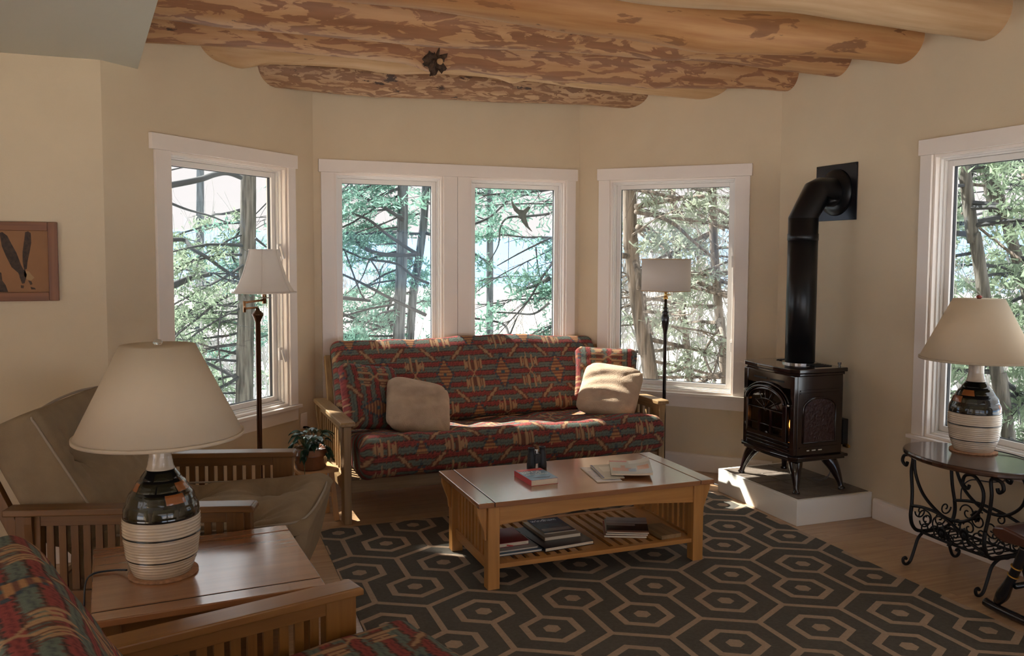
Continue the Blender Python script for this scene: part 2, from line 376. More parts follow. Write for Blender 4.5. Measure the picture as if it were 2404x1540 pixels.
def log(lbl, mat, xa, ya, za, xb, yb, zb, ra, rb, seed, knots=()):
    L = math.hypot(xb-xa, yb-ya); o = thing('log_beam', lbl, 'beam', (xa,ya,za), math.atan2(yb-ya,xb-xa), 'log ceiling beams', 'thing')
    r_ = random.Random(seed); ph = [r_.random()*6.3 for _ in range(8)]
    def fn(u, v):
        a = 2*PI*v; x = u*L; r = ra+(rb-ra)*u
        r *= 1+.035*math.sin(2.1*x+ph[0])+.025*math.sin(5.3*x+ph[1]+a)+.03*math.sin(2*a+ph[2]+.6*x)+.014*math.sin(3*a+ph[3]+2.4*x)+.01*math.sin(11*x+ph[6]+2*a)
        for (kx, ka, kh, kw) in knots:
            da = math.atan2(math.sin(a-ka), math.cos(a-ka))*r; r += kh*math.exp(-(((x-kx)/(kw*1.6))**2+(da/kw)**2))
        yo = .03*math.sin(1.3*x+ph[4])-.03*math.sin(ph[4]); zo = .02*math.sin(1.7*x+ph[5])
        return (x, yo+r*math.cos(a), (zb-za)*u+zo+r*math.sin(a))
    mb = MB().grid(fn, 110, 44, closev=True)
    mb.f = [q[::-1] for q in mb.f]; n = len(mb.v)
    mb.f.append(tuple(range(44))); mb.f.append(tuple(range(n-44,n))[::-1])
    obj('trunk', mb, mat, o, smooth=True, fix=True)
    return o
sfx = lambda y: -.262 + (5.411-y)*.105
log('weathered log beam closest to the double window', LM[0], .35,6.25,2.975, 3.45,6.235,2.985, .135,.135, 1, knots=((.9,-1.9,.02,.05),(2.4,-2.2,.015,.05)))
log('pale knotty log beam, second out from the double window', LM[1], -.20,5.86,3.055, 3.95,5.80,3.05, .125,.135, 2, knots=((.52,-1.9,.05,.07),(2.35,-1.95,.05,.05),(1.5,-1.7,.03,.12)))
l3 = log('patchy brown log beam with a big dark burl', LM[2], sfx(5.33)-.03,5.34,3.02, 4.2,5.33,3.035, .155,.15, 3, knots=((1.72,-1.75,.05,.07),(3.3,-1.9,.03,.06)))
log('patchy brown log beam, third in from the top of the view', LM[3], sfx(4.83)-.03,4.85,3.05, 4.2,4.83,3.07, .165,.15, 4, knots=((3.0,-2.0,.03,.09),))
log('smooth orange-brown log beam ending above the stove plate', LM[4], sfx(4.22)-.03,4.25,3.06, 4.2,4.22,3.025, .16,.155, 5, knots=((2.9,-1.8,.03,.15),))
log('thick pale debarked log beam ending above the right window', LM[5], .2,3.72,3.08, 4.2,3.66,3.065, .165,.155, 6, knots=((2.1,-1.8,.03,.3),))
log('pale debarked log beam just showing in the top right corner', LM[6], .4,3.12,3.09, 4.2,3.09,3.07, .16,.155, 8)
# burl on log 3
bl = MB()
def burl(u, v):
    a, b = 2*PI*u, PI*v; r = .062*(1+.28*math.sin(5*a+3*b)+.2*math.sin(9*a-4*b)+.12*math.sin(17*a+7*b)) 
    return (1.72+r*math.sin(b)*math.cos(a), -.02-.055+.6*r*math.cos(b), -.148+r*1.25*math.sin(b)*math.sin(a)+.02)
obj('burl', MB().grid(burl, 28, 14, closeu=True), M_knot, l3, smooth=True, fix=True)
obj('burl_heart', MB().lathe([(.0,-.006),(.016,-.006),(.02,.0),(.016,.006),(0,.007)], 14, Matrix.Translation((1.735,-.125,-.145)) @ Matrix.Rotation(R(100),4,'X')), M_knotwood, l3, smooth=True)
# ------------------------------------------------------------------ woven southwestern fabric (colour by thread position, metres)
def weave(u, v):
    """u across, v along the cloth in metres (numpy arrays) -> rgb"""
    u = np.asarray(u, float); v = np.asarray(v, float); P, V = .46, .34
    rip = .0022*np.sin(u*190)+.0018*np.sin(u*431+1.3)+.0015*np.sin(u*73)
    s = ((v+rip)/.082) % 1.0
    red, red2 = np.array((.27,.056,.048)), np.array((.18,.036,.036)); teal, teal2 = np.array((.135,.155,.125)), np.array((.085,.10,.09)); brn, dk = np.array((.15,.060,.040)), np.array((.06,.034,.030))
    col = np.empty(u.shape+(3,)); col[:] = brn
    def put(mask, c): col[mask] = c
    put(s < .36, red); put((s > .13) & (s < .20), red2); put((s >= .36) & (s < .42), dk); put((s >= .46) & (s < .90), teal); put((s > .62) & (s < .70), teal2); put(s >= .94, dk)
    tan = np.array((.40,.235,.125)); ora = np.array((.40,.20,.085)); blu = np.array((.055,.072,.085))
    j = np.round(v/V); vv = v-j*V; off = np.mod(j,2)*.5
    uu = u/P-off; du = (uu-np.round(uu))*P; dx = (uu-.5-np.round(uu-.5))*P
    a, h = np.abs(dx), np.abs(vv); fr = .5+.5*np.sin(dx*620+np.sign(dx)); rag = .012*fr
    # brown ground behind the horn figure
    put((a < .078) & (h > .03) & (h < .105-rag) & (fr > .35), brn)
    # diamond: stepped tan bands edged with blue teeth
    st = np.round(vv/.0125)*.0125; d = np.abs(du)/.058+np.abs(st)/.125
    put((d < 1.30) & (d > .98) & (np.abs(((vv/.025) % 1)-.5) < .27), blu)
    put(d < .98, brn*1.2); put((d < .95) & (((vv/.025)+.25) % 1 < .55), ora); put((np.abs(du) < .013) & (h < .013), np.array((.06,.10,.11)))
    # horns: four spikes above and below, joined at the waist
    w = np.clip(.0095-.085*np.clip(h-.085,0,1), .0015, 1)
    put((np.abs(a-.024) < w) & (h > .034) & (h < .150-.02*(dx > 0)), tan)
    put((np.abs(a-np.clip(.026-.9*np.clip(.036-h,0,1),0,1)) < .006) & (h < .05), tan)
    w2 = np.clip(.009-.12*np.abs(h-.072), .001, 1)
    put((np.abs(a-.046) < w2*.8) & (h > .045) & (h < .10), tan); put((np.abs(a-.064) < w2) & (h > .04) & (h < .118), tan)
    # small lightning bolts at the quarter places
    uq = u/(P/2)-.5; iq = np.round(uq); dq = (uq-iq)*P/2; vq = v/V-.5; jq = np.round(vq); dv = (vq-jq)*V
    sg = np.where(np.mod(iq+jq,2) == 0, 1., -1.)
    c = dq-sg*(dv*.55+.013*np.where(np.abs(dv) < .018, 0, np.sign(dv)))
    put((np.abs(c) < .025) & (np.abs(dv) < .055), brn); put((np.abs(c) < .0125*(1-np.abs(dv)/.075)+.003) & (np.abs(dv) < .052), tan*.95)
    n = 1+.12*np.sin(u*913+v*377)*np.sin(v*1291+u*311)
    return np.clip(col*n[..., None], 0, 1)
def paint(me, uv, fn=weave):
    c = fn(uv[:,0], uv[:,1]); a = me.color_attributes.new('col', 'FLOAT_COLOR', 'POINT')
    a.data.foreach_set('color', np.concatenate([c, np.ones((len(c),1))], 1).astype(np.float32).ravel())
M_weave = attrmat('southwest_weave', .92, bump=.35, bscale=500)
M_suede = plain('taupe_suede', (.29,.21,.13), .95, noise=.10, nscale=9, bump=.25, bscale=260, spec=.2)
M_pipe = plain('taupe_piping', (.36,.29,.22), .85)
M_plush = plain('beige_plush', (.52,.38,.27), .97, noise=.12, nscale=12, bump=.6, bscale=160, spec=.15)

def roundprof(pts, rad, n=6):
    """closed polygon with rounded corners; pts (y,z), rad per corner -> list of points"""
    out = []; m = len(pts)
    for i in range(m):
        p0, p, p1 = Vector(pts[i-1]), Vector(pts[i]), Vector(pts[(i+1)%m]); r = rad[i] if hasattr(rad,'__len__') else rad
        a, b = (p0-p), (p1-p); r_ = min(r, a.length*.49, b.length*.49); A, B = p+a.normalized()*r_, p+b.normalized()*r_
        for k in range(n+1):
            t = k/n; out.append((1-t)**2*A+2*t*(1-t)*p+t*t*B)
    return out
def resample(poly, step):
    P = [Vector(p) for p in poly]; P.append(P[0]); d = [0]
    for a, b in zip(P, P[1:]): d.append(d[-1]+(b-a).length)
    L = d[-1]; n = max(12, int(L/step)); out = []; k = 0
    for i in range(n):
        s = L*i/n
        while d[k+1] < s: k += 1
        t = (s-d[k])/max(1e-9, d[k+1]-d[k]); out.append((P[k].lerp(P[k+1], t), s))
    return out
def cushion(W, poly, rad, ux=.02, vx=.02, er=.06, disp=None, x0=None):
    """bolster: profile (y,z) swept across x from -W/2 to W/2, ends rounded by er. returns MB, uv(list)"""
    prof = resample(roundprof(poly, rad), vx); cen = Vector((sum(p.x for p,_ in prof)/len(prof), sum(p.y for p,_ in prof)/len(prof)))
    ne = 7; xs = [(-W/2+er*(1-math.cos(PI/2*k/ne)), math.sin(PI/2*k/ne)) for k in range(ne)]
    nm = max(2, int((W-2*er)/ux)); xs += [(-W/2+er+(W-2*er)*k/nm, 1) for k in range(nm+1)]; xs += [(-x, s) for x, s in xs[:ne][::-1]]
    m = len(prof); mb = MB(); uv = []
    T = []
    for i in range(m):
        a, b = prof[i-1][0], prof[(i+1)%m][0]; t = (b-a).normalized(); T.append(Vector((t.y, -t.x)))
    ar = sum(prof[i-1][0].x*prof[i][0].y-prof[i][0].x*prof[i-1][0].y for i in range(m))
    if ar < 0: T = [-t for t in T]
    for x, s in xs:
        ins = er*(1-s)
        for i, (p, sl) in enumerate(prof):
            q = p - T[i]*ins*.9
            dz = disp(x, p, sl, T[i]) if disp else 0
            q = q + T[i]*dz*s
            mb.v.append((x, q.x, q.y)); uv.append((x, sl))
    nx = len(xs)
    for a in range(nx-1):
        for b in range(m):
            b2 = (b+1)%m; f = (a*m+b, (a+1)*m+b, (a+1)*m+b2, a*m+b2); mb.f.append(f)
    mb.f.append(tuple(range(m))); mb.f.append(tuple((nx-1)*m+i for i in range(m))[::-1])
    return mb, np.array(uv)

def nz(x, y, s=0):
    return math.sin(3.1*x+1.7*y+s)*.5+math.sin(7.3*x-4.1*y+2.1*s)*.3+math.sin(13.7*x+9.2*y+.7*s)*.2

# ------------------------------------------------------------------ slatted futon frame: local x across, front at y=0, back towards +y
def frame(t, hw, W, stile, rail=True, depth=1.0, n=15, sw2=.0145):
    """hw: half the distance between the arm centres"""
    for sgn in (-1, 1):
        c = sgn*hw
        ar = obj('armrest', MB().prism([(-.005,.622),(-.005,.64),(.006,.65),(depth,.65),(depth,.622)], c-.047, c+.047, 'x'), W, t, bevel=.005)
        obj('arm_rail', bx(c-.02,c+.02,.09,depth-.08,.575,.6215), W, t, bevel=.002)
        obj('front_post', bx(c-.024,c+.024,.012,.115,0,.6215), W, t, bevel=.004)
        obj('rear_post', bx(c-.024,c+.024,depth-.14,depth-.04,0,.6215), W, t, bevel=.004)
        obj('lower_rail', bx(c-.02,c+.02,.115,depth-.14,.20,.30), W, t, bevel=.002)
        y0, y1 = .122, depth-.145; p = (y1-y0)/n
        for k in range(n):
            yy = y0+p*(k+.5); obj('slat', bx(c-.006,c+.006,yy-sw2,yy+sw2,.3005,.5745), W, t)
        o = c+sgn*.0245; cb = [(.0,.6215),(.022*sgn,.6215),(.021*sgn,.59),(.014*sgn,.52),(.006*sgn,.46),(0,.43)]
        for yy in (.04, depth-.115): obj('corbel', MB().prism([(o+a,b) for a,b in cb], yy, yy+.03, 'y'), W, t)
    if rail:
        obj('front_rail', bx(-hw+.025,hw-.025,.03,.058,.195,.275), W, t, bevel=.003)
        obj('rear_rail', bx(-hw+.025,hw-.025,depth-.12,depth-.09,.195,.275), W, t, bevel=.003)
        obj('seat_deck', bx(-hw+.03,hw-.03,.06,.86,.27,.282), W, t)
    cx, p0, p1 = stile
    for sgn in (-1, 1): obj('back_stile', MB().beam((sgn*cx,*p0),(sgn*cx,*p1),.04,.055,(0,1,.35)), W, t, bevel=.003)

SEATP = [(-.165,.50),(-.11,.545),(.35,.515),(.80,.49),(.80,.30),(.35,.285),(-.08,.245),(-.165,.30)]
SEATR = [.06,.06,.3,.08,.08,.3,.06,.06]
BACKP = [(.665,.545),(.905,.985),(.975,1.055),(1.055,1.03),(1.05,.95),(.83,.50),(.75,.46)]
BACKR = [.05,.12,.06,.05,.1,.06,.06]

# sofa --------------------------------------------------------------------
SOFA = (2.036,5.392,0); SR = R(1.9)
sofa = thing('futon_sofa', 'long futon sofa in red and teal southwestern weave under the double window', 'sofa', SOFA, SR)
frame(sofa, 1.141, OAKG, (1.088,(.79,.40),(1.0,.955)), n=10, sw2=.011)
def sd(x, p, s, n):
    return .012*nz(x*2.2, s*2.5, 1)+ (-.035*math.exp(-((x+.05)/.75)**2) if (n.y > .4 and p.x > -.05) else 0) + .006*math.sin(x*23+4*s)*(1 if p.x > 0 else .4)
SEATS = [(-.155,.50),(-.095,.572),(.33,.53),(.80,.50),(.80,.32),(.35,.295),(-.05,.285),(-.15,.335)]
mb, uv = cushion(2.17, SEATS, SEATR, .0075, .0075, .075, sd); me = mb.mesh('seat_mattress')
uv[:,0] += .25; uv[:,1] += .03; paint(me, uv); obj('seat_mattress', me, M_weave, sofa, smooth=True, fix=True)
def bd(x, p, s, n):
    hi = sm(min(1, max(0, (p.y-.55)/.5))); return .010*nz(x*1.7, s*2, 4) - .02*hi*(x+.3)*.6 + (.012*math.sin(x*3.1+1) if n.y > .3 and p.y > .9 else 0)
BKS = [(.665,.53),(.845,.90),(.915,1.015),(.99,1.072),(1.055,1.04),(1.05,.95),(.83,.50),(.75,.46)]
mb, uv = cushion(2.13, BKS, [.05,.2,.09,.07,.05,.1,.06,.06], .0075, .0075, .07, bd); me = mb.mesh('back_mattress')
uv[:,0] += .02; paint(me, uv); obj('back_mattress', me, M_weave, sofa, smooth=True, fix=True)

# pillows -----------------------------------------------------------------
def pillow(name, label, w, h, th, M, mat, cloth=False, seed=0, wr=.004, group=None, sq=4):
    mb = MB(); uv = []; n = 56 if cloth else 44
    def f(a, b, side):
        X, Y = 2*a-1, 2*b-1; X0_, Y0_ = X, Y
        if not cloth and (X or Y):
            k_ = max(abs(X),abs(Y))/(abs(X)**5+abs(Y)**5)**.2; k_ = 1-(1-k_)*1.0; X, Y = X*k_, Y*k_
        e = max(0, (1-abs(X0_)**sq))**.5*max(0, (1-abs(Y0_)**sq))**.5
        pin = 1-.05*(1-abs(Y)**2); pin2 = 1-.05*(1-abs(X)**2)
        if abs(X) > .8 and abs(Y) > .8: pin *= 1-.10*((abs(X)-.8)*(abs(Y)-.8)/.04); pin2 *= 1-.10*((abs(X)-.8)*(abs(Y)-.8)/.04)
        x, y = X*w/2*pin, Y*h/2*pin2
        z = side*th/2*e**.8
        z += wr*e*(math.sin(7*Y+2.6*math.sin(1.9*X+seed)+seed)+.55*math.sin(15*Y-3*X+2*math.sin(2.4*X+seed))+.5*math.sin(4.5*X+1.3*Y+seed)) * (1 if side > 0 else .4)
        return (x, y, z)
    for side in (1, -1):
        i0 = len(mb.v)
        mb.grid(lambda a,b: f(a,b,side), n, n)
        if side < 0:
            k = len(mb.f)//2; mb.f[k:] = [q[::-1] for q in mb.f[k:]]
        uv += [((a/n-.5)*w, (b/n-.5)*h) for a in range(n+1) for b in range(n+1)]
    me = mb.mesh(name)
    if cloth:
        uv = np.array(uv)[:, ::-1].copy()+np.array((.1,.0)); paint(me, uv)
    bm = bmesh.new(); bm.from_mesh(me); bmesh.ops.remove_doubles(bm, verts=bm.verts, dist=.0004); bm.to_mesh(me); bm.free()
    o = obj(name, me, mat, smooth=True); o.matrix_world = M; setp(o, label, 'pillow', group); return o
def pose(loc, face, up, roll=0):
    """local z looks along face, local y roughly along up"""
    z = Vector(face).normalized(); x = Vector(up).cross(z).normalized(); y = z.cross(x)
    m = Matrix(((x.x,y.x,z.x,loc[0]),(x.y,y.y,z.y,loc[1]),(x.z,y.z,z.z,loc[2]),(0,0,0,1)))
    return m @ Matrix.Rotation(roll,4,'Z')
pillow('throw_pillow', 'dark southwestern woven pillow against the left arm of the sofa', .47,.47,.14, pose((1.13,5.82,.725),(.42,-.80,.40),(0,0,1),R(-10)), M_weave, True, 1, .003, 'sofa pillows')
pillow('throw_pillow', 'plain beige plush pillow leaning at the left end of the sofa', .47,.45,.20, pose((1.43,5.70,.66),(.16,-.66,.66),(0,0,1),R(-20)), M_plush, False, 2, .010, 'sofa pillows', 2.3)
pillow('throw_pillow', 'southwestern woven pillow showing behind the sunlit plush one', .50,.44,.13, pose((2.99,5.98,.775),(-.25,-.85,.35),(0,0,1),R(-3)), M_weave, True, 3, .003, 'sofa pillows')
pillow('throw_pillow', 'sunlit beige plush pillow at the right end of the sofa', .47,.44,.20, pose((2.90,5.74,.69),(-.45,-.62,.58),(0,0,1),R(-7)), M_plush, False, 5, .009, 'sofa pillows', 2.3)

# tufted taupe futon chair --------------------------------------------------
RC = thing('futon_armchair', 'taupe suede tufted futon chair with slatted oak arms behind the near lamp', 'armchair', (.37,4.222,0), R(-15.8+90))
frame(RC, .4935, OAKD, (.40,(.955,.40),(1.185,.90)))
tufts_s = [(-.24,.10),(.20,.06),(-.22,.48),(.22,.46)]
def tuft(x, y, pts, dep, w):
    d = 0
    for (a,b) in pts:
        rx, ry = x-a, y-b; q = math.hypot(rx, ry); th = math.atan2(ry, rx)
        d -= dep*math.exp(-(q/w)**2) + dep*.9*math.exp(-(q/(w*.28))**2) + .006*math.cos(9*th)*math.exp(-((q-w*.9)/(w*.7))**2)
    return d
def rs(x, p, s, n):
    if n.y > .3: return .03+tuft(x, p.x, tufts_s, .062, .13)+.004*math.sin(40*p.x+3*x)*max(0,min(1,(.05-p.x)*8))
    if n.x < -.5: return .012
    return 0
SP2 = [(-.195,.50),(-.14,.525),(.35,.49),(.80,.47),(.80,.30),(.35,.26),(-.02,.16),(-.12,.17)]
mb, uv = cushion(.86, SP2, SEATR, .012, .012, .06, rs); obj('seat_cushion', mb, M_suede, RC, smooth=True, fix=True)
def rb_(x, p, s, n):
    if n.x < -.3: return .03+tuft(x, (p.y-.8)*1.15, [(-.22,.02),(.20,.02)], .05, .13)
    return .008
BP2 = [(.665,.55),(.905,.985),(.955,1.02),(1.10,.955),(1.12,.90),(.90,.46),(.75,.44)]
mb, uv = cushion(.86, BP2, [.05,.03,.03,.06,.06,.06,.06], .012, .012, .05, rb_); obj('back_cushion', mb, M_suede, RC, smooth=True, fix=True)
def pipe_loop(t, pts, r=.0055): obj('piping', MB().tube(curve(pts,6), r, 6), M_pipe, t, smooth=True)
pipe_loop(RC, [(.418,.70,.625),(.421,.80,.795),(.421,.90,.965),(.40,.932,1.012),(.2,.94,1.035),(0,.945,1.04),(-.2,.94,1.035),(-.40,.932,1.012),(-.421,.90,.965),(-.421,.80,.795),(-.418,.70,.625)])
pipe_loop(RC, [(.425,.60,.50),(.428,.2,.505),(.42,-.08,.53),(.37,-.17,.525),(.2,-.198,.53),(0,-.202,.532),(-.2,-.198,.534),(-.37,-.17,.534),(-.42,-.08,.53),(-.428,.2,.51),(-.425,.60,.50)])

# woven futon chair in the foreground ---------------------------------------
a16 = R(16); FCX, FCY = .477+math.sin(a16)*.4935, 2.716-math.cos(a16)*.4935
FC = thing('futon_armchair', 'southwestern woven futon chair with an oak arm in the near left corner', 'armchair', (FCX,FCY,0), R(16+90))
frame(FC, .4935, OAKM, (.40,(.90,.40),(1.12,.92)))
mb, uv = cushion(.88, SEATP, SEATR, .006, .006, .075, lambda x,p,s,n: .008*nz(x*3,s*3,2)); me = mb.mesh('seat_mattress'); paint(me, uv+np.array((.1,.05))); obj('seat_mattress', me, M_weave, FC, smooth=True, fix=True)
mb, uv = cushion(.88, [(.665,.545),(.905,.985),(.955,1.03),(1.06,1.0),(1.06,.93),(.83,.50),(.75,.46)], [.05,.05,.04,.05,.1,.06,.06], .006, .006, .06, lambda x,p,s,n: .008*nz(x*3,s*3,5)); me = mb.mesh('back_mattress'); paint(me, uv); obj('back_mattress', me, M_weave, FC, smooth=True, fix=True)
# ------------------------------------------------------------------ coffee table
CT = thing('coffee_table', 'mission style oak coffee table standing on the grey rug', 'table', (2.0,4.386,0), R(.7))
# local: x -0.69..0.69, y -.36..+.36
hx, hy, tz = .690, .357, .460
obj('top_panel', bx(-hx+.0892,hx-.0892,-hy,hy,tz-.026,tz), CHERRY[0], CT, bevel=.003)
for s in (-1,1): obj('end_board', bx(min(s*hx,s*(hx-.0854)),max(s*hx,s*(hx-.0854)),-hy,hy,tz-.026,tz), CHERRY[1], CT, bevel=.004)
for s in (-1,1): obj('groove', bx(s*(hx-.0873)-.0016,s*(hx-.0873)+.0016,-hy+.003,hy-.003,tz-.02,tz-.0006), plain('groove_dark',(.03,.012,.006),.8) if 'groove_dark' not in MATS else MATS['groove_dark'], CT)
lx, ly, lw = .602, .307, .032
for sx_ in (-1,1):
    for sy_ in (-1,1):
        obj('leg', bx(sx_*lx-lw,sx_*lx+lw,sy_*ly-lw,sy_*ly+lw,0.006,tz-.0265), OAK[2], CT, bevel=.004)
        o = sx_*(lx+lw)+sx_*.0005; cb = [(0,tz-.0265),(.052*sx_,tz-.0265),(.05*sx_,tz-.06),(.034*sx_,tz-.105),(.016*sx_,tz-.15),(.01*sx_,tz-.20),(0,tz-.205)]
        obj('corbel', MB().prism([(o+a,b) for a,b in cb], sy_*ly-.013, sy_*ly+.013, 'y'), OAK[2], CT, bevel=.0015)
for sy_ in (-1,1):
    n = 14; pl_ = [(-lx+lw+.001,tz-.0265),(lx-lw-.001,tz-.0265)]+[(lx-lw-.001-(2*(lx-lw)-.002)*k/n, tz-.125+.03*math.sin(PI*k/n)) for k in range(n+1)]
    yy = sy_*(ly+.012); obj('apron', MB().prism(pl_, yy-.011, yy+.011, 'y'), OAK[0], CT)
for sx_ in (-1,1):
    obj('end_rail', bx(sx_*lx-.011,sx_*lx+.011,-ly+lw+.001,ly-lw-.001,tz-.095,tz-.0265), OAK[1], CT)
    obj('end_rail', bx(sx_*lx-.011,sx_*lx+.011,-ly+lw+.001,ly-lw-.001,.085,.14), OAK[1], CT)
    for k in range(9):
        yy = -.255+.51*(k+.5)/9; obj('slat', bx(sx_*lx-.007,sx_*lx+.007,yy-.0165,yy+.0165,.1405,tz-.0955), OAK[2], CT)
for sy_ in (-1,1): obj('shelf_rail', bx(-lx+lw+.001,lx-lw-.001,sy_*ly-.02,sy_*ly+.02,.108,.132), OAK[0], CT, bevel=.002)
for k in range(19):
    xx = -lx+.05+(2*lx-.1)*k/18; w = .045 if k in (9,18,0) else .018
    obj('shelf_slat', bx(xx-w,xx+w,-ly+.0205,ly-.0205,.114,.130), OAK[1], CT)

def book(name, label, cat, fl, fr, depth, z, th, cover, pages=(.80,.70,.52), soft=False, ang=None, group=None, spine=None, hard=True):
    """fl, fr: front-left and front-right corners on the ground plan; spine on the left side"""
    fl, fr = Vector((*fl,0)), Vector((*fr,0)); w = (fr-fl).length; a = math.atan2(fr.y-fl.y, fr.x-fl.x)
    t = thing(name, label, cat, (fl.x,fl.y,z), a, group)
    c = .0018 if hard else .0006
    mc = plain(name+'_cover', cover, .35, coat=.2); mp = MATS.get('paper') or plain('paper', (.80,.68,.50), .85, noise=.06, nscale=300)
    obj('pages', bx(c,w-.004,.003,depth-.003,c,th-c), mp, t)
    cv = MB().box(0,w,0,depth,0,c).box(0,w,0,depth,th-c,th).box(0,c,0,depth,c,th-c)
    obj('cover', cv, plain(name+'_spine', spine, .4) if spine else mc, t)
    if spine: obj('front_cover', bx(.001,w+.0005,.0005,depth-.0005,th,th+.0006), mc, t)
    return t, w
def pick(m, *cols):     # a few flat printed colour fields on a cover
    pass
# on the table
ZT = tz+.0005
t,w = book('field_guide', 'red-spined blue bird field guide on the coffee table', 'book', (1.684,4.245), (1.845,4.252), .235, ZT, .030, (.10,.21,.33), spine=(.62,.03,.04), hard=False)
obj('red_band', bx(.006,w-.002,.190,.233,.0308,.0312), plain('print_red',(.62,.04,.03),.4), t)
me = text_mesh('BIRDS', .062); o = obj('title', me, plain('print_white',(.85,.85,.82),.5), t); o.location = (.008,.157,.0312); o.scale = (.72,1,.3)
me = text_mesh('NEW MEXICO', .026); o = obj('subtitle', me, MATS['print_white'], t); o.location = (.02,.112,.0312); o.scale = (.8,1,.3)
obj('bird_print', MB().prism([(.03,.05),(.07,.06),(.12,.045),(.14,.055),(.12,.03),(.06,.03)], .0308, .0313, 'z'), plain('print_navy',(.03,.05,.10),.4), t)
# binoculars
bn = thing('binoculars', 'black binoculars standing upright behind the bird book', 'binoculars', (1.858,4.60,ZT), R(8))
M_rub = plain('black_rubber', (.012,.013,.016), .45, bump=.2, bscale=300)
for s in (-1,1):
    b_ = obj('barrel', MB().lathe([(0,.0),(.024,.0),(.026,.004),(.026,.03),(.0225,.045),(.021,.085),(.018,.095),(.0185,.118),(.020,.12),(.019,.124),(.014,.124),(.013,.12),(0,.12)], 22, Matrix.Translation((s*.037,0,0))), M_rub, bn, smooth=True)
obj('bridge', MB().box(-.02,.02,-.016,.016,.03,.085).box(-.024,.024,-.01,.01,.06,.075), M_rub, bn, bevel=.004)
obj('focus_wheel', MB().lathe([(0,0),(.011,0),(.011,.02),(0,.02)], 18, Matrix.Translation((0,.004,.086))), plain('bright_metal',(.55,.55,.55),.25,metal=.9), bn, smooth=False)
# magazines
def magazine(label, fl, fr, depth, z, th, cover, prints=(), curl=0, group='magazines on the coffee table', wavy=0, nm='magazine'):
    fl, fr = Vector((*fl,0)), Vector((*fr,0)); w = (fr-fl).length; a = math.atan2(fr.y-fl.y, fr.x-fl.x)
    t = thing(nm, label, 'magazine', (fl.x,fl.y,z), a, group)
    H = lambda u,v: th+curl*(max(0,u-.45)/.55)**2*(.35+.65*v) + wavy*math.sin(u*7+2*v)
    G = lambda u,v: th*.25+ (H(u,v)-th)*.85
    pg = MB(); pg.grid(lambda u,v:(u*w, v*depth, H(u,v)-.0008), 14, 10); k = len(pg.f); i0 = len(pg.v)
    pg.grid(lambda u,v:(u*w, v*depth, max(0,(H(u,v)-th))*.5), 14, 10); pg.f[k:] = [q[::-1] for q in pg.f[k:]]
    A = lambda a_,b_: a_*11+b_
    for q in range(14): pg.f += [(A(q,0)+i0,A(q+1,0)+i0,A(q+1,0),A(q,0)),(A(q,10),A(q+1,10),A(q+1,10)+i0,A(q,10)+i0)]
    for q in range(10): pg.f += [(A(0,q),A(0,q+1),A(0,q+1)+i0,A(0,q)+i0),(A(14,q)+i0,A(14,q+1)+i0,A(14,q+1),A(14,q))]
    obj('pages', pg, MATS['paper'], t)
    cv = MB().grid(lambda u,v:(u*w, v*depth, H(u,v)), 28, 22); me = cv.mesh('cover')
    uvs = np.array([(a_/28,b_/22) for a_ in range(29) for b_ in range(23)]); col = np.tile(np.array(cover,float),(len(uvs),1))
    for (u0,u1,v0,v1,c) in prints:
        if isinstance(u0,str): continue
        m_ = (uvs[:,0]>=u0)&(uvs[:,0]<=u1)&(uvs[:,1]>=v0)&(uvs[:,1]<=v1); col[m_] = c
    paint(me, uvs, lambda u,v: col); obj('cover', me, MATS.get('magazine_print') or attrmat('magazine_print', .22), t, smooth=True)
    return t, w
magazine('pale grey magazine lying flat, leftmost of three on the table', (2.05,4.19), (2.19,4.17), .33, ZT, .004, (.50,.48,.50), [(0,1,.0,.12,(.75,.73,.76)),(.1,.5,.3,.7,(.36,.35,.40)),(.5,.9,.5,.9,(.62,.60,.62))], wavy=.001)
magazine('grey-green magazine with a dark blue spine, between the other two on the table', (2.10,4.225), (2.22,4.20), .30, ZT+.0065, .005, (.42,.40,.33), [(0,.10,0,1,(.06,.07,.18)),(.3,.9,.5,.85,(.55,.52,.46))], curl=.004)
magazine('thick magazine with orange crabs on its curled cover, rightmost on the table', (2.165,4.255), (2.375,4.16), .31, ZT+.0165, .009, (.44,.42,.36), [(.0,.45,.88,.98,(.45,.12,.12)),(.05,.5,.2,.42,(.50,.20,.12)),(.28,.36,.42,.62,(.48,.2,.12)),(.65,.95,.3,.55,(.55,.25,.12)),(.45,.62,.15,.4,(.26,.32,.40)),(.5,1,.75,1,(.58,.55,.50))], curl=.028)
# on the shelf below
ZS = .1325
book('picture_book', 'thin blue and white book at the bottom of the red pile on the shelf', 'book', (1.452,4.150), (1.715,4.157), .20, ZS, .012, (.07,.14,.22), group='books on the table shelf')
book('grey_paperback', 'grey paperback under the red book on the shelf', 'book', (1.447,4.168), (1.700,4.178), .24, ZS+.0125, .009, (.30,.29,.28), group='books on the table shelf')
t,w = book('red_book', 'glossy dark red hardback on top of the left pile on the shelf', 'book', (1.445,4.215), (1.665,4.222), .235, ZS+.022, .022, (.30,.012,.03), group='books on the table shelf')
obj('ribbon', MB().beam((.09,-.0005,.010),(.125,-.004,.003),.006,.001,(0,1,0)), MATS['print_red'], t)
book('atlas', 'large black hardback lying under the beige book on the shelf', 'book', (1.722,4.135), (2.02,4.165), .37, ZS, .019, (.008,.012,.022), group='books on the table shelf')
book('beige_journal', 'beige journal with rounded pages on the black hardback', 'book', (1.765,4.245), (1.985,4.255), .29, ZS+.0195, .018, (.42,.34,.22), group='books on the table shelf', hard=False)
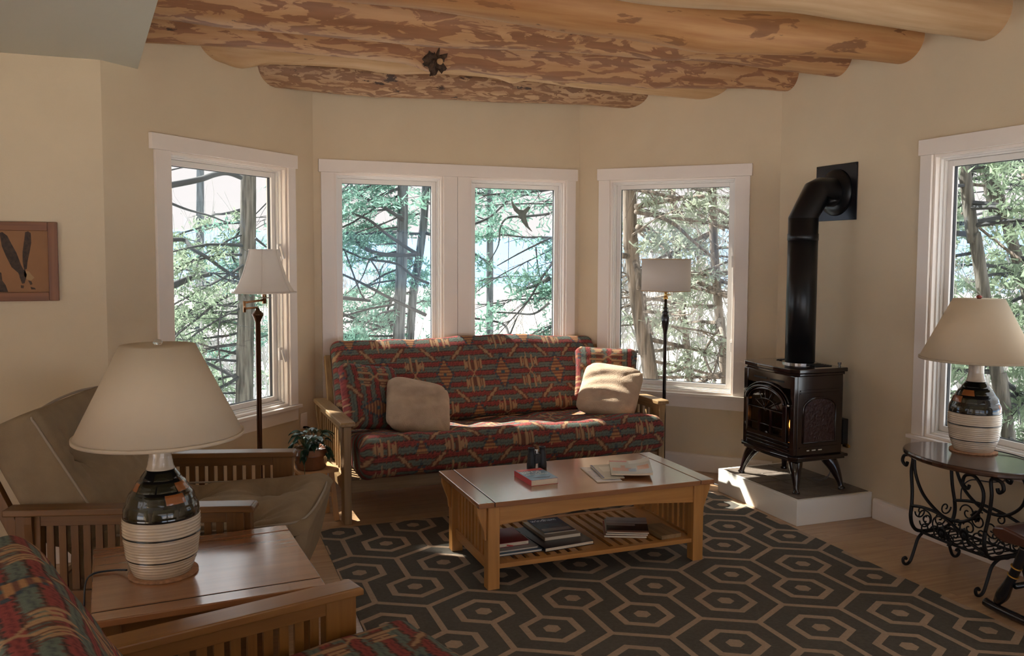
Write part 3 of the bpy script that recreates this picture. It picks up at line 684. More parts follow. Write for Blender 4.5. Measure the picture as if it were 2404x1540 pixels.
t,w = magazine('dark blue magazine with white title on top of the beige journal', (1.785,4.30), (1.975,4.305), .25, ZS+.038, .004, (.02,.035,.08), [(.05,.95,.1,.3,(.35,.33,.30)),(.3,.8,.4,.6,(.05,.06,.09))], group='books on the table shelf')
me = text_mesh('windham', .055); o = obj('title', me, MATS['print_white'], t); o.location = (.008,.215,.0044); o.scale = (.78,1,.2)
def stackmag(i, lab, cover, prints, dz, th): magazine(lab, (2.122+.006*i,4.245-.004*i), (2.335+.004*i,4.150-.006*i), .27, ZS+dz, th, cover, prints, group='magazines on the table shelf', curl=.004, nm='magazine')
stackmag(0, 'red-backed magazine at the bottom of the right shelf pile', (.35,.08,.05), [], 0, .010)
stackmag(1, 'pale magazine in the middle of the right shelf pile', (.5,.47,.42), [], .0145, .008)
stackmag(2, 'magazine with a black hill under a pale sky, topmost of the right shelf pile', (.012,.012,.02), [(0,1,.55,1,(.55,.50,.48)),(0,.7,.45,.6,(.42,.34,.30)),(0,1,.72,.76,(.36,.33,.34)),(.0,1,0,.1,(.40,.20,.14))], .027, .006)
bxo = thing('wooden_box', 'flat tan wooden box at the right end of the table shelf', 'box', (2.40,4.095,ZS), R(3))
obj('box_body', bx(0,.125,0,.20,0,.018), OAKG, bxo, bevel=.002); obj('box_lid', bx(-.002,.127,-.002,.202,.0185,.024), OAKG, bxo, bevel=.002)

# ------------------------------------------------------------------ rug
rugm = plain('rug_charcoal', (.125,.112,.095), .97, noise=.12, nscale=60, bump=.5, bscale=500, spec=.1)
rugl = plain('rug_oatmeal', (.46,.335,.245), .97, noise=.08, nscale=80, bump=.5, bscale=500, spec=.1)
RX0, RX1, RY0, RY1 = .70, 3.49, 1.95, 5.31
rug = thing('area_rug', 'charcoal rug with an oatmeal hexagon lattice under the coffee table', 'rug', (0,0,0))
obj('rug_field', bx(RX0,RX1,RY0,RY1,.0005,.0052), rugm, rug)
def clip(poly):
    for ax, lim, sgn in ((0,RX0,1),(0,RX1,-1),(1,RY0,1),(1,RY1,-1)):
        out = []
        for i in range(len(poly)):
            a, b = poly[i-1], poly[i]; da, db = (a[ax]-lim)*sgn, (b[ax]-lim)*sgn
            if (da >= 0) != (db >= 0): t = da/(da-db); out.append((a[0]+(b[0]-a[0])*t, a[1]+(b[1]-a[1])*t))
            if db >= 0: out.append(b)
        poly = out
        if not poly: break
    return poly
pat = MB(); PZ = .0058
def flat(poly, k=0):
    p = clip(poly)
    if len(p) > 2:
        i = len(pat.v); pat.v += [(x,y,PZ+k*.00012) for x,y in p]; pat.f.append(tuple(range(i,i+len(p))))
def strip(a, b, k, w=.030):
    d = Vector((b[0]-a[0],b[1]-a[1])); d.normalize(); e = d*w*.55; n_ = Vector((-d.y,d.x))*w/2; a = Vector(a)-e; b = Vector(b)+e
    flat([tuple(a-n_),tuple(b-n_),tuple(b+n_),tuple(a+n_)], k)
hexv = lambda c, r: [(c[0]+r*math.cos(R(90+60*k)), c[1]+r*math.sin(R(90+60*k))) for k in range(6)]
PX, PYY = .463, .70; AX, AY = 2.198, 3.812
for j in range(-4,4):
    for i in range(-6,6):
        a = (AX+i*PX, AY+j*PYY); b = (a[0]+PX/2, a[1]-.287)
        for c in (a, b):
            o_, n_ = hexv(c,.154), hexv(c,.114)
            for k in range(6): flat([o_[k],o_[(k+1)%6],n_[(k+1)%6],n_[k]])
            flat(hexv(c,.042))
        t0 = (a[0],a[1]+.277); t1 = (a[0]+PX/2,a[1]+.146); t2 = (a[0]+PX,a[1]+.277)
        strip(t0,t1,1); strip(t1,t2,2); strip((t1[0],t1[1]),(t1[0],b[1]+.142),3); strip((a[0],a[1]-.142),(a[0],a[1]-.423),3)
o = obj('hexagon_pattern', pat, rugl, rug, fix=False)
# ------------------------------------------------------------------ end table and lamps
ET = thing('end_table', 'square red oak end table under the near ceramic lamp', 'table', (.022,3.325,0), R(4.8))
ex, ey, ez = .368, .372, .55
obj('top_panel', bx(-ex,ex,-ey+.0822,ey-.0822,ez-.024,ez), CHERRY[0], ET, bevel=.003)
for s in (-1,1): obj('end_board', bx(-ex,ex,min(s*ey,s*(ey-.0784)),max(s*ey,s*(ey-.0784)),ez-.024,ez), CHERRY[0], ET, bevel=.004)
for s in (-1,1): obj('groove', bx(-ex+.003,ex-.003,s*(ey-.0803)-.0016,s*(ey-.0803)+.0016,ez-.02,ez-.0006), MATS['groove_dark'], ET)
for a in (-1,1):
    for b in (-1,1): obj('leg', bx(a*.31-.028,a*.31+.028,b*.31-.028,b*.31+.028,0,ez-.0245), OAKD[2], ET, bevel=.003)
    obj('apron', bx(-.281,.281,a*.315-.01,a*.315+.01,ez-.10,ez-.0245), OAKD[0], ET); obj('apron', bx(a*.315-.01,a*.315+.01,-.281,.281,ez-.10,ez-.0245), OAKD[1], ET)
obj('shelf', bx(-.30,.30,-.30,.30,.14,.158), OAKD[0], ET, bevel=.002)

M_cream = plain('cream_glaze', (.62,.50,.37), .18, coat=.5, noise=.05, nscale=25)
M_blackgl = plain('black_glaze', (.006,.006,.007), .10, coat=.6)
M_olive = plain('dark_olive_glaze', (.028,.024,.012), .12, coat=.5)
M_rust = plain('rust_glaze', (.34,.105,.03), .15, coat=.5)
def shade_mat(name, c):
    m, n, l, b = newmat(name); b.inputs['Base Color'].default_value = (*c,1); b.inputs['Roughness'].default_value = .9; b.inputs['Specular IOR Level'].default_value = .2
    o = n['Material Output']; t = n.new('ShaderNodeBsdfTranslucent'); t.inputs[0].default_value = (*c,1); mx = n.new('ShaderNodeMixShader'); mx.inputs[0].default_value = .38
    tc_ = n.new('ShaderNodeTexCoord'); w = n.new('ShaderNodeTexNoise'); w.inputs['Scale'].default_value = 350; l.new(tc_.outputs['Object'], w.inputs['Vector'])
    u = n.new('ShaderNodeBump'); u.inputs['Strength'].default_value = .08; u.inputs['Distance'].default_value = .003; l.new(w.outputs['Fac'], u.inputs['Height']); l.new(u.outputs[0], b.inputs['Normal'])
    l.new(b.outputs[0], mx.inputs[1]); l.new(t.outputs[0], mx.inputs[2]); l.new(mx.outputs[0], o.inputs[0]); return m
M_shade = shade_mat('linen_shade', (.82,.68,.51)); M_shade2 = shade_mat('white_silk_shade', (.90,.83,.76))
M_brass = plain('brass', (.75,.48,.16), .25, metal=1); M_bronze = plain('dark_bronze', (.10,.045,.022), .25, metal=.75); M_chrome = plain('nickel', (.5,.46,.42), .2, metal=1)
M_cork = plain('cork', (.42,.22,.12), .9, noise=.25, nscale=60)
M_crystal = plain('clear_finial', (.85,.82,.75), .05, trans=.8)
def body_r(z):     # lamp body radius by height
    P = [(0,.098),(.02,.106),(.07,.121),(.13,.130),(.19,.131),(.235,.126),(.28,.110),(.32,.085),(.345,.066),(.365,.052),(.385,.044),(.42,.038),(.45,.038),(.475,.043),(.485,.047)]
    for (a,ra),(b,rb2) in zip(P,P[1:]):
        if a <= z <= b: t = (z-a)/(b-a); t = sm(t)*.3+t*.7; return ra+(rb2-ra)*t
    return P[-1][1]
def table_lamp(label, loc, rz, finial, sh):
    t = thing('table_lamp', label, 'lamp', loc, rz, 'ceramic table lamps')
    zb0, zb1 = .205, .372
    rib = lambda z: .0016*math.sin(z*2*PI/.0105)+.0008*math.sin(z*2*PI/.004)
    obj('body', MB().lathe([(0,0)]+[(body_r(z)+rib(z), z) for z in np.linspace(.0,zb0,70)], 56), M_cream, t, smooth=True)
    obj('glazed_shoulder', MB().lathe([(body_r(z), z) for z in np.linspace(zb0,zb1,26)], 56), M_blackgl, t, smooth=True)
    obj('neck', MB().lathe([(body_r(z)+.0004*math.sin(z*900), z) for z in np.linspace(zb1,.485,26)]+[(.03,.487),(0,.487)], 48), M_cream, t, smooth=True)
    for z in (.062,.143): obj('black_line', MB().lathe([(body_r(z+d)+e, z+d) for d,e in ((-.003,0),(-.002,.002),(.002,.002),(.003,0))], 56), M_blackgl, t, smooth=True)
    def patch(a0, a1, z0, z1, m, skew=0):
        mb = MB().grid(lambda u,v: ((body_r(z0+(z1-z0)*v)+.0016*min(1,8*min(u,1-u,v,1-v)+.1))*math.cos(a0+(a1-a0)*u+skew*v), (body_r(z0+(z1-z0)*v)+.0016*min(1,8*min(u,1-u,v,1-v)+.1))*math.sin(a0+(a1-a0)*u+skew*v), z0+(z1-z0)*v), 8, 8)
        obj('glazed_tile', mb, m, t, smooth=True)
    q = 0; rr_ = random.Random(5)
    for (z0,z1,n,ph) in ((.212,.256,9,.1),(.259,.297,9,.5),(.300,.335,8,.2),(.338,.368,6,.0)):
        for k in range(n):
            da = 2*PI/n; a = ph+k*da; q += 1
            m = M_rust if (q*7)%5 == 0 else (M_olive if (q*3)%4 else M_blackgl)
            patch(a+.03, a+da-.03, z0+.001+.004*rr_.random(), z1-.001-.004*rr_.random(), m, .12*(rr_.random()-.5))
    z0, z1, r0, r1 = .487, .815, .286, .126
    s = obj('lamp_shade', MB().lathe([(r0,z0),(r1,z1)], 64), sh, t, smooth=True)
    obj('shade_trim', MB().lathe([(r0+.0008,z0),(r0+.0012,z0+.012),(r0-.004,z0+.012)], 64), M_shade2 if False else sh, s, smooth=True)
    sp = MB()
    for k in range(3): a = 2*PI*k/3+.4; sp.tube([(0,0,z1-.012),(r1*math.cos(a),r1*math.sin(a),z1-.004)], .0022, 6)
    sp.tube([(.0,0,.487),(0,0,z1-.01)], .006, 8)
    obj('spider', sp, M_chrome, t)
    if finial == 'clear': obj('finial', MB().lathe([(0,z1-.012),(.008,z1-.012),(.006,z1-.004),(.012,z1),(.017,z1+.008),(.012,z1+.018),(0,z1+.021)], 18), M_crystal, t, smooth=True)
    else: obj('finial', MB().lathe([(0,z1-.012),(.007,z1-.012),(.005,z1-.003),(.011,z1+.001),(.015,z1+.009),(.011,z1+.018),(0,z1+.021)], 18), plain('copper_finial',(.30,.07,.05),.25,metal=.6), t, smooth=True)
    return t
def coaster(label, loc, r=.118):
    o = obj('cork_coaster', MB().lathe([(0,0),(r,0),(r+.001,.003),(r,.009),(0,.009)], 48), M_cork); o.location = loc; setp(o, label, 'coaster')
coaster('round cork mat under the near lamp on the end table', (-.112,3.305,.5502)); table_lamp('cream and black ceramic lamp with clear finial on the end table', (-.115,3.305,.5595), R(250), 'clear', M_shade)
ITZ = .648
coaster('round cork mat under the far right lamp on the oval table', (3.945,3.46,ITZ+.0005)); table_lamp('cream and black ceramic lamp with red finial by the right window', (3.945,3.46,ITZ+.0098), R(120), 'red', M_shade)
o = obj('lamp_cord', MB().tube(curve([(-.235,3.33,.566),(-.28,3.37,.557),(-.345,3.36,.556),(-.365,3.30,.545),(-.37,3.27,.45),(-.38,3.2,.2),(-.40,3.15,.01)],8), .0035, 6), plain('cord_dark',(.02,.025,.035),.5), smooth=True); setp(o, 'dark lamp cord running off the left side of the end table', 'cord')

# swing-arm floor lamp by window 1 -------------------------------------------
SL = thing('floor_lamp', 'bronze swing-arm floor lamp with white bell shade by the left window', 'lamp', (.385,5.61,0), R(20))
obj('base', MB().lathe([(0,0),(.135,0),(.135,.012),(.12,.022),(.04,.03),(.02,.06),(0,.06)], 40), M_bronze, SL, smooth=True)
obj('pole', MB().lathe([(0,.055),(.016,.055),(.016,.6),(.0165,1.27),(.03,1.305),(.036,1.315),(.034,1.325),(.014,1.345),(.008,1.36),(0,1.36)], 24), M_bronze, SL, smooth=True)
ox = .045
obj('swing_arm', MB().tube([(0,0,1.362),(-.085,.0,1.358)], .007, 10).tube([(-.085,0,1.335),(-.085,0,1.405)], .009, 12).tube([(-.085,0,1.395),(ox,0,1.408)], .007, 10), plain('brass_arm',(.45,.24,.12),.25,metal=.9), SL, smooth=True)
obj('socket', MB().lathe([(0,1.385),(.013,1.385),(.013,1.46),(.016,1.47),(.016,1.52),(0,1.52)], 20, Matrix.Translation((ox,0,0))), MATS['brass_arm'], SL, smooth=True)
obj('bobeche', MB().lathe([(0,1.418),(.045,1.42),(.046,1.423),(0,1.426)], 24, Matrix.Translation((ox,0,0))), M_chrome, SL, smooth=True)
bell = [(.196,1.455),(.190,1.458),(.165,1.50),(.138,1.56),(.115,1.63),(.098,1.69),(.092,1.722)]
def bellf(u, v):
    i = min(len(bell)-2, int(v*(len(bell)-1))); t = v*(len(bell)-1)-i; r = bell[i][0]+(bell[i+1][0]-bell[i][0])*t; z = bell[i][1]+(bell[i+1][1]-bell[i][1])*t
    a = 2*PI*u; k = 6; loc_ = ((u*k)%1)-.5; r *= (1-.035*(1-4*loc_*loc_)); return (ox+r*math.cos(a), r*math.sin(a), z)
s = obj('lamp_shade', MB().grid(bellf, 96, 30, closeu=True), M_shade2, SL, smooth=True)
for k in range(6):
    pts = [Vector(bellf(k/6, j/20)) for j in range(21)]; c_ = Vector((ox,0,0)); pts = [p+Vector(((p.x-ox),p.y,0)).normalized()*.0012 for p in pts]
    obj('seam', MB().tube(pts, .0022, 6), M_shade2, s, smooth=True)
for z, r in ((1.7215,.0915),(1.456,.196)): obj('shade_rim', MB().lathe([(r-.002,z-.004),(r+.0015,z-.004),(r+.0015,z+.003),(r-.002,z+.003)], 64, Matrix.Translation((ox,0,0))), M_shade2, s)

# drum floor lamp by window 3 -------------------------------------------------
DL = thing('floor_lamp', 'black turned floor lamp with white drum shade before the back right window', 'lamp', (3.40,5.80,0), 0)
obj('base', MB().lathe([(0,0),(.13,0),(.13,.012),(.10,.03),(.03,.05),(.016,.08),(0,.08)], 36), M_black, DL, smooth=True)
obj('pole', MB().lathe([(0,.07),(.0135,.07),(.0135,1.09),(.016,1.11),(.024,1.15),(.030,1.19),(.032,1.22),(.024,1.245),(.019,1.25),(.026,1.258),(.026,1.266),(.016,1.272),(.015,1.285),(.022,1.29),(.022,1.295),(.012,1.30),(.012,1.36),(0,1.36)], 28), plain('black_lacquer',(.012,.008,.012),.18,coat=.5), DL, smooth=True)
obj('socket', MB().lathe([(0,1.36),(.014,1.36),(.02,1.37),(.014,1.38),(.011,1.385),(.011,1.41),(.016,1.415),(.016,1.46),(0,1.46)], 20).tube([(.014,0,1.395),(.04,0,1.395)], .004, 8), M_brass, DL, smooth=True)
r0 = .186
obj('lamp_shade', MB().lathe([(r0,1.425),(r0,1.668)], 72), M_shade2, DL, smooth=True)
for z in (1.423,1.664): obj('shade_rim', MB().lathe([(r0-.001,z),(r0+.0016,z),(r0+.0016,z+.006),(r0-.001,z+.006)], 72), plain('tan_rim',(.55,.36,.20),.7) if 'tan_rim' not in MATS else MATS['tan_rim'], DL)

# ------------------------------------------------------------------ hearth and stove
HZ = .165; hx0, hx1, hy0, hy1 = 3.53, 4.123, 4.376, 5.245
HE = thing('hearth', 'raised white hearth with grey slate tiles under the stove', 'hearth', (0,0,0))
obj('hearth_body', bx(hx0,hx1,hy0,hy1,0,HZ-.006), M_white, HE, bevel=.003)
obj('edge_band', MB().box(hx0,hx0+.022,hy0,hy1,HZ-.0058,HZ).box(hx0+.022,hx1,hy0,hy0+.022,HZ-.0058,HZ).box(hx0+.022,hx1,hy1-.022,hy1,HZ-.0058,HZ), M_white, HE)
M_tile = plain('slate_tile', (.17,.135,.11), .38, noise=.28, nscale=14, bump=.2, bscale=30)
obj('grout', bx(hx0+.0225,hx1-.001,hy0+.0225,hy1-.0225,HZ-.0058,HZ-.003), plain('grout',(.52,.48,.43),.9), HE)
tw, td = (hx1-hx0-.026)/3, (hy1-hy0-.046)/4; tile = bx(.0045,tw-.0045,.0045,td-.0045,-.003,.0010).mesh('tile'); tile.materials.append(M_tile)
for i in range(3):
    for j in range(4):
        o = bpy.data.objects.new('tile', tile); C.objects.link(o); o.parent = HE; o.location = (hx0+.024+i*tw, hy0+.023+j*td, HZ)

M_enamel = plain('brown_enamel', (.013,.005,.005), .12, coat=.7, noise=.2, nscale=40)
M_dark = plain('firebox_black', (.006,.006,.007), .6)
ST = thing('gas_stove', 'dark brown enamel cast iron gas stove with arched glass door', 'stove', (3.80,4.795,HZ+.004), R(-90))
# local: front at -y (faces world -x), x to the viewer's right... width .55 (x), depth .38 (y)
sw_, sd_ = .275, .19; zb, zt = .235, .755
bodyp = [(-sw_,-sd_+.03),(-sw_+.05,-sd_),(-.08,-sd_-.012),(.08,-sd_-.012),(sw_-.05,-sd_),(sw_,-sd_+.03),(sw_,sd_),(-sw_,sd_)]
def ring(p, g): return [(x*(1+g/sw_), y*(1+g/sd_)) for x,y in p]
# body shell leaves the firebox opening free: sides, back, top band, bottom band
obj('side_panel', bx(-sw_,-sw_+.02,-sd_+.02,sd_,zb,zt), M_enamel, ST, bevel=.004); obj('side_panel', bx(sw_-.02,sw_,-sd_+.02,sd_,zb,zt), M_enamel, ST, bevel=.004)
obj('back_panel', bx(-sw_+.02,sw_-.02,sd_-.02,sd_,zb,zt), M_dark, ST)
for s in (-1,1): # raised arch panel on each side
    xx = s*(sw_+.0005); arc = [(-.13,.32),(.13,.32)]+[(.13*math.cos(a),.54+.075*math.sin(a)) for a in np.linspace(0,PI,13)]
    obj('arch_moulding', MB().tube([(xx,p[0]+.005,p[1]) for p in arc+[arc[0]]], .006, 6), M_enamel, ST, smooth=True)
    obj('side_relief', MB().prism([(p[0]*.93+.005,.32+(p[1]-.32)*.96) for p in arc], xx, xx+s*.003, 'x'), plain('enamel_relief',(.035,.012,.010),.35,bump=1.0,bscale=55) if 'enamel_relief' not in MATS else MATS['enamel_relief'], ST, fix=True)
    for z0_, z1_ in ((.655,.665),(.640,.646),(.285,.292)): obj('side_band', bx(*sorted((xx,xx+s*.005)),-.15,.16,z0_,z1_), M_enamel, ST)
front = MB().box(-sw_+.02,sw_-.02,-sd_,-sd_+.03,.665,zt).box(-sw_+.02,sw_-.02,-sd_,-sd_+.03,zb,.315).box(-sw_+.004,-sw_+.045,-sd_-.004,-sd_+.03,zb,zt).box(sw_-.045,sw_-.004,-sd_-.004,-sd_+.03,zb,zt)
obj('front_panel', front, M_enamel, ST, bevel=.004)
obj('vent_slots', MB().box(-.16,-.02,-sd_-.003,-sd_+.0,.70,.712).box(.02,.16,-sd_-.003,-sd_,.70,.712), M_dark, ST)
dr = thing('door', None, None); dr.parent = ST
outer = [(-.215,.315),(.215,.315),(.215,.55)]+[(.215*math.cos(a),.55+.115*math.sin(a)) for a in np.linspace(0,PI,19)][1:-1]+[(-.215,.55)]
inner = [(-.185,.345),(.185,.345),(.185,.545)]+[(.185*math.cos(a),.545+.092*math.sin(a)) for a in np.linspace(0,PI,19)][1:-1]+[(-.185,.545)]
df = MB(); n_ = len(outer)
for (yo, yi) in ((-sd_-.022,-sd_-.030),):
    df.v += [(p[0],-sd_+.0,p[1]) for p in outer]+[(p[0],yo,p[1]) for p in outer]+[(p[0],yi,p[1]) for p in inner]+[(p[0],-sd_+.0,p[1]) for p in inner]
    for k in range(n_):
        for r_ in range(3): df.f.append((r_*n_+k, r_*n_+(k+1)%n_, (r_+1)*n_+(k+1)%n_, (r_+1)*n_+k))
obj('door_frame', df, M_enamel, dr, bevel=.003, fix=True)
obj('arch_bead', MB().tube([(.2*math.cos(a),-sd_-.034,.555+.103*math.sin(a)) for a in np.linspace(0,PI,25)], .008, 8).tube([(.232*math.cos(a),-sd_-.014,.555+.125*math.sin(a)) for a in np.linspace(.1,PI-.1,25)], .006, 8), M_enamel, dr, smooth=True)
gp = MB(); gp.v = [(p[0],-sd_-.012,p[1]) for p in inner]; gp.f = [tuple(range(len(inner)))]
mg = plain('stove_glass',(.02,.02,.022),.04,coat=0); 
def sgl():
    m = bpy.data.materials.new('firebox_glass'); m.use_nodes = True; n, l = m.node_tree.nodes, m.node_tree.links; n.clear()
    o = n.new('ShaderNodeOutputMaterial'); mx = n.new('ShaderNodeMixShader'); t = n.new('ShaderNodeBsdfTransparent'); g = n.new('ShaderNodeBsdfGlossy'); t.inputs[0].default_value = (.55,.55,.55,1); g.inputs['Roughness'].default_value = .03
    f = n.new('ShaderNodeFresnel'); f.inputs[0].default_value = 1.5; l.new(f.outputs[0], mx.inputs[0]); l.new(t.outputs[0], mx.inputs[1]); l.new(g.outputs[0], mx.inputs[2]); l.new(mx.outputs[0], o.inputs[0]); return m
obj('door_glass', gp, sgl(), dr)
yb_ = -sd_-.024
obj('glazing_bar', MB().tube([(-.185,yb_,.505),(.185,yb_,.505)], .005, 6), M_enamel, dr, smooth=True); obj('glazing_bar', MB().tube([(-.185,yb_,.40),(.185,yb_,.40)], .005, 6), M_enamel, dr, smooth=True)
for x in (-.062,.062): obj('glazing_bar', bx(x-.011,x+.011,yb_-.005,yb_+.006,.345,.505), M_enamel, dr)
fan = MB()
for a in (.5,1.1,1.57,2.04,2.64): fan.tube([(0,yb_,.505),(.12*math.cos(a)*1.2,yb_,.505+.125*math.sin(a))], .0035, 6)
fan.tube([(.10*math.cos(a)*1.25,yb_,.505+.07*math.sin(a)) for a in np.linspace(.1,PI-.1,16)], .0035, 6).lathe([(0,-.008),(.018,-.006),(.02,.0),(0,.008)], 14, Matrix.Translation((0,yb_-.002,.505)) @ Matrix.Rotation(R(90),4,'X'))
obj('fan_tracery', fan, M_enamel, dr, smooth=True)
for z in (.585,.36): obj('hinge', MB().lathe([(0,-.02),(.009,-.018),(.009,.018),(0,.02)], 10, Matrix.Translation((-.225,-sd_-.012,z))), M_enamel, dr, smooth=True)
obj('latch_knob', MB().lathe([(0,-.01),(.01,-.008),(.01,.008),(0,.01)], 12, Matrix.Translation((.226,-sd_-.014,.56))), M_chrome, dr, smooth=True)
mld = MB()
for z in (.262,.285,.308): mld.tube([(-.22,-sd_-.006,z),(.22,-sd_-.006,z)], .005, 6)
obj('lower_moulding', mld, M_enamel, ST, smooth=True)
obj('emblem', MB().lathe([(0,0),(.03,0),(.02,.008),(0,.01)], 16, Matrix.Translation((0,-sd_-.006,.33)) @ Matrix.Rotation(R(90),4,'X')), M_enamel, ST, smooth=True)
# firebox inside
obj('firebox', MB().box(-.23,.23,.10,.115,.26,.70).box(-.235,-.23,-.15,.115,.26,.70).box(.23,.235,-.15,.115,.26,.70).box(-.235,.235,-.15,.115,.255,.26).box(-.235,.235,-.15,.115,.70,.705), M_dark, ST)
M_logs = plain('ember_log', (.10,.085,.07), .95, noise=.5, nscale=30, bump=.6, bscale=50)
for (a,b,r_) in (((-.16,.0,.30),(.14,-.04,.31),.028),((-.10,.05,.35),(.16,.0,.34),.026),((-.02,-.08,.30),(.10,.03,.39),.02)): obj('ceramic_log', MB().tube(curve([a,tuple((np.array(a)+np.array(b))/2+np.array((0,0,.008))),b],5), r_, 10), M_logs, ST, smooth=True)
M_flame = plain('flame', (.9,.35,.08), .9, emit=((1,.33,.06),2.2))
for (x,y,h_) in ((.02,-.02,.085),(.065,-.05,.11),(.10,-.02,.05),(-.02,.02,.05),(.13,-.05,.035)):
    obj('flame', MB().lathe([(0,0),(.010,.012),(.011,.03*h_/.08),(.006,h_*.65),(0,h_)], 10, Matrix.Translation((x,y,.36))), M_flame, ST, smooth=True)
# top and bottom plates
def plate(name, p, z0, z1, g): obj(name, MB().prism(ring(p,g), z0, z1, 'z'), M_enamel, ST, bevel=.005)
plate('top_plate', bodyp, .775,.802,.02); plate('top_plate', bodyp, .7555,.7745,.008)
plate('bottom_plate', bodyp, .216,.2345,.03); plate('bottom_plate', bodyp, .2,.2155,.016)
gr = MB()
for k in range(16): gr.box(-.2+.0265*k,-.2+.0265*k+.012,.02,.15,.8025,.807)
obj('top_grille', gr, M_dark, ST)
for s in (-1,1): obj('top_knob', MB().lathe([(0,.802),(.008,.802),(.008,.82),(.012,.822),(.012,.835),(0,.836)], 10, Matrix.Translation((s*.27,.16,0))), M_enamel, ST)
for sx_ in (-1,1):
    for sy_ in (-1,1):
        pts = curve([(sx_*.215,sy_*.13,.20),(sx_*.245,sy_*.15,.15),(sx_*.275,sy_*.168,.08),(sx_*.29,sy_*.178,.03),(sx_*.297,sy_*.182,.0)],5)
        rs_ = [.048-.030*sm(min(1,k/(len(pts)-6)))+(.006 if k >= len(pts)-3 else 0) for k in range(len(pts))]
        obj('leg', MB().tube(pts, rs_, 10), M_enamel, ST, smooth=True)
rb = thing('rear_box', None, None); rb.parent = ST
obj('rear_shield', bx(-.24,.24,sd_+.001,sd_+.03,.30,.70), M_dark, rb); obj('control_box', bx(.13,.25,sd_+.031,sd_+.075,.28,.45), M_dark, rb, bevel=.004); obj('valve', MB().lathe([(0,0),(.014,0),(.014,.03),(.008,.05),(0,.05)],12,Matrix.Translation((.243,sd_+.05,.275)) @ Matrix.Rotation(R(90),4,'Y')), M_brass, rb)
for q in ((-.09,-.07),(-.05,-.02),(0,.03)): obj('rating_mark', bx(.2755,.2765,*q,.265,.272), MATS.get('mark_pale') or plain('mark_pale',(.5,.45,.35),.5), ST)
gw = obj('gas_wire', MB().tube(curve([(.15,.2,.27),(.2,.17,.10),(.12,.19,.015),(.03,.16,.004)],8), .0025, 6).tube(curve([(.2,.2,.27),(.23,.16,.14),(.16,.18,.05),(.08,.17,.003)],8), .002, 6), plain('wire_grey',(.2,.2,.2),.5), ST, smooth=True)

M_pipe2 = plain('black_stovepipe', (.010,.010,.012), .30, metal=.3)
SP = thing('stove_pipe', 'black stove pipe rising from the stove and elbowing into a wall plate', 'stove pipe', (3.855,4.79,0), 0)
z0 = HZ+.804; pr = .098
obj('collar', MB().lathe([(pr+.018,z0),(pr+.018,z0+.012),(pr+.001,z0+.016),(pr+.001,z0)], 40), M_chrome, SP, smooth=False)
obj('riser', MB().lathe([(pr,z0+.003),(pr,1.80)], 48), M_pipe2, SP, smooth=True)
obj('seam_band', MB().lathe([(pr,1.80),(pr+.003,1.802),(pr+.003,1.845),(pr,1.847),(pr,1.95)], 48), M_pipe2, SP, smooth=True)
# elbow of two mitres
el = MB()
def ringat(c, t, r): 
    t = Vector(t).normalized(); n_ = Vector((0,1,0)); b_ = t.cross(n_); return [tuple(Vector(c)+(n_*math.cos(2*PI*k/48)+b_*math.sin(2*PI*k/48))*r) for k in range(48)]
cs = [((0,0,1.95),(0,0,1)),((.0,0,1.955),(0,0,1)),((.10,0,2.115),(.75,0,.68)),((.12,0,2.128),(1,0,0)),((.262,0,2.128),(1,0,0))]
# mitre rings: stretch at the bends
el = MB()
for c, t in cs: el.v += ringat(c, t, pr)
for r_ in range(len(cs)-1):
    for k in range(48): el.f.append((r_*48+k,r_*48+(k+1)%48,(r_+1)*48+(k+1)%48,(r_+1)*48+k))
e_ = obj('elbow', el, M_pipe2, SP, fix=True); e_.data.shade_smooth()
obj('wall_plate', bx(.262,.2695,-.20,.20,2.128-.19,2.128+.19), plain('black_plate',(.012,.012,.016),.25,metal=.3), SP, bevel=.002)
obj('trim_ring', MB().lathe([(pr+.002,0),(.155,0),(.158,.006),(.150,.016),(pr+.008,.03),(pr+.002,.03)], 48, Matrix.Translation((.2615,0,2.128)) @ Matrix.Rotation(R(-90),4,'Y')), M_pipe2, SP, smooth=True)
for a in (-1,1):
    for b in (-1,1): obj('screw', MB().lathe([(0,0),(.006,0),(.005,.003),(0,.004)], 10, Matrix.Translation((.262,a*.185,2.128+b*.175)) @ Matrix.Rotation(R(-90),4,'Y')), M_black, SP)
o = obj('power_cord', MB().tube(curve([(3.42,5.82,.008),(3.50,5.72,.006),(3.56,5.58,.012),(3.60,5.45,.006),(3.62,5.36,.006),(3.70,5.30,.006),(3.82,5.27,.008)],8), .005, 6), M_black, smooth=True); setp(o, 'black cord on the floor between the drum lamp and the hearth', 'cord')

# ------------------------------------------------------------------ wrought iron table
IT = thing('iron_side_table', 'oval wood-topped wrought iron magazine table below the right window', 'table', (3.825,3.365,0), 0)
M_walnut = plain('dark_walnut', (.055,.022,.014), .22, coat=.6, noise=.3, nscale=12)
def oval(rx, ry, z, n=56): return [(rx*math.cos(2*PI*k/n), ry*math.sin(2*PI*k/n)) for k in range(n)]
top = MB(); prof = [(.97,-.030),(1.0,-.022),(1.0,-.010),(.985,-.002),(.97,0)]
for s,(a,z) in enumerate(prof): top.v += [(x*a,y*a,ITZ+z) for x,y in oval(.265,.385,0)]
for s in range(len(prof)-1):
    for k in range(56): top.f.append((s*56+k,s*56+(k+1)%56,(s+1)*56+(k+1)%56,(s+1)*56+k))
top.f.append(tuple(range(56))[::-1]); top.f.append(tuple(range(4*56,5*56)))
obj('table_top', top, M_walnut, IT, smooth=False)
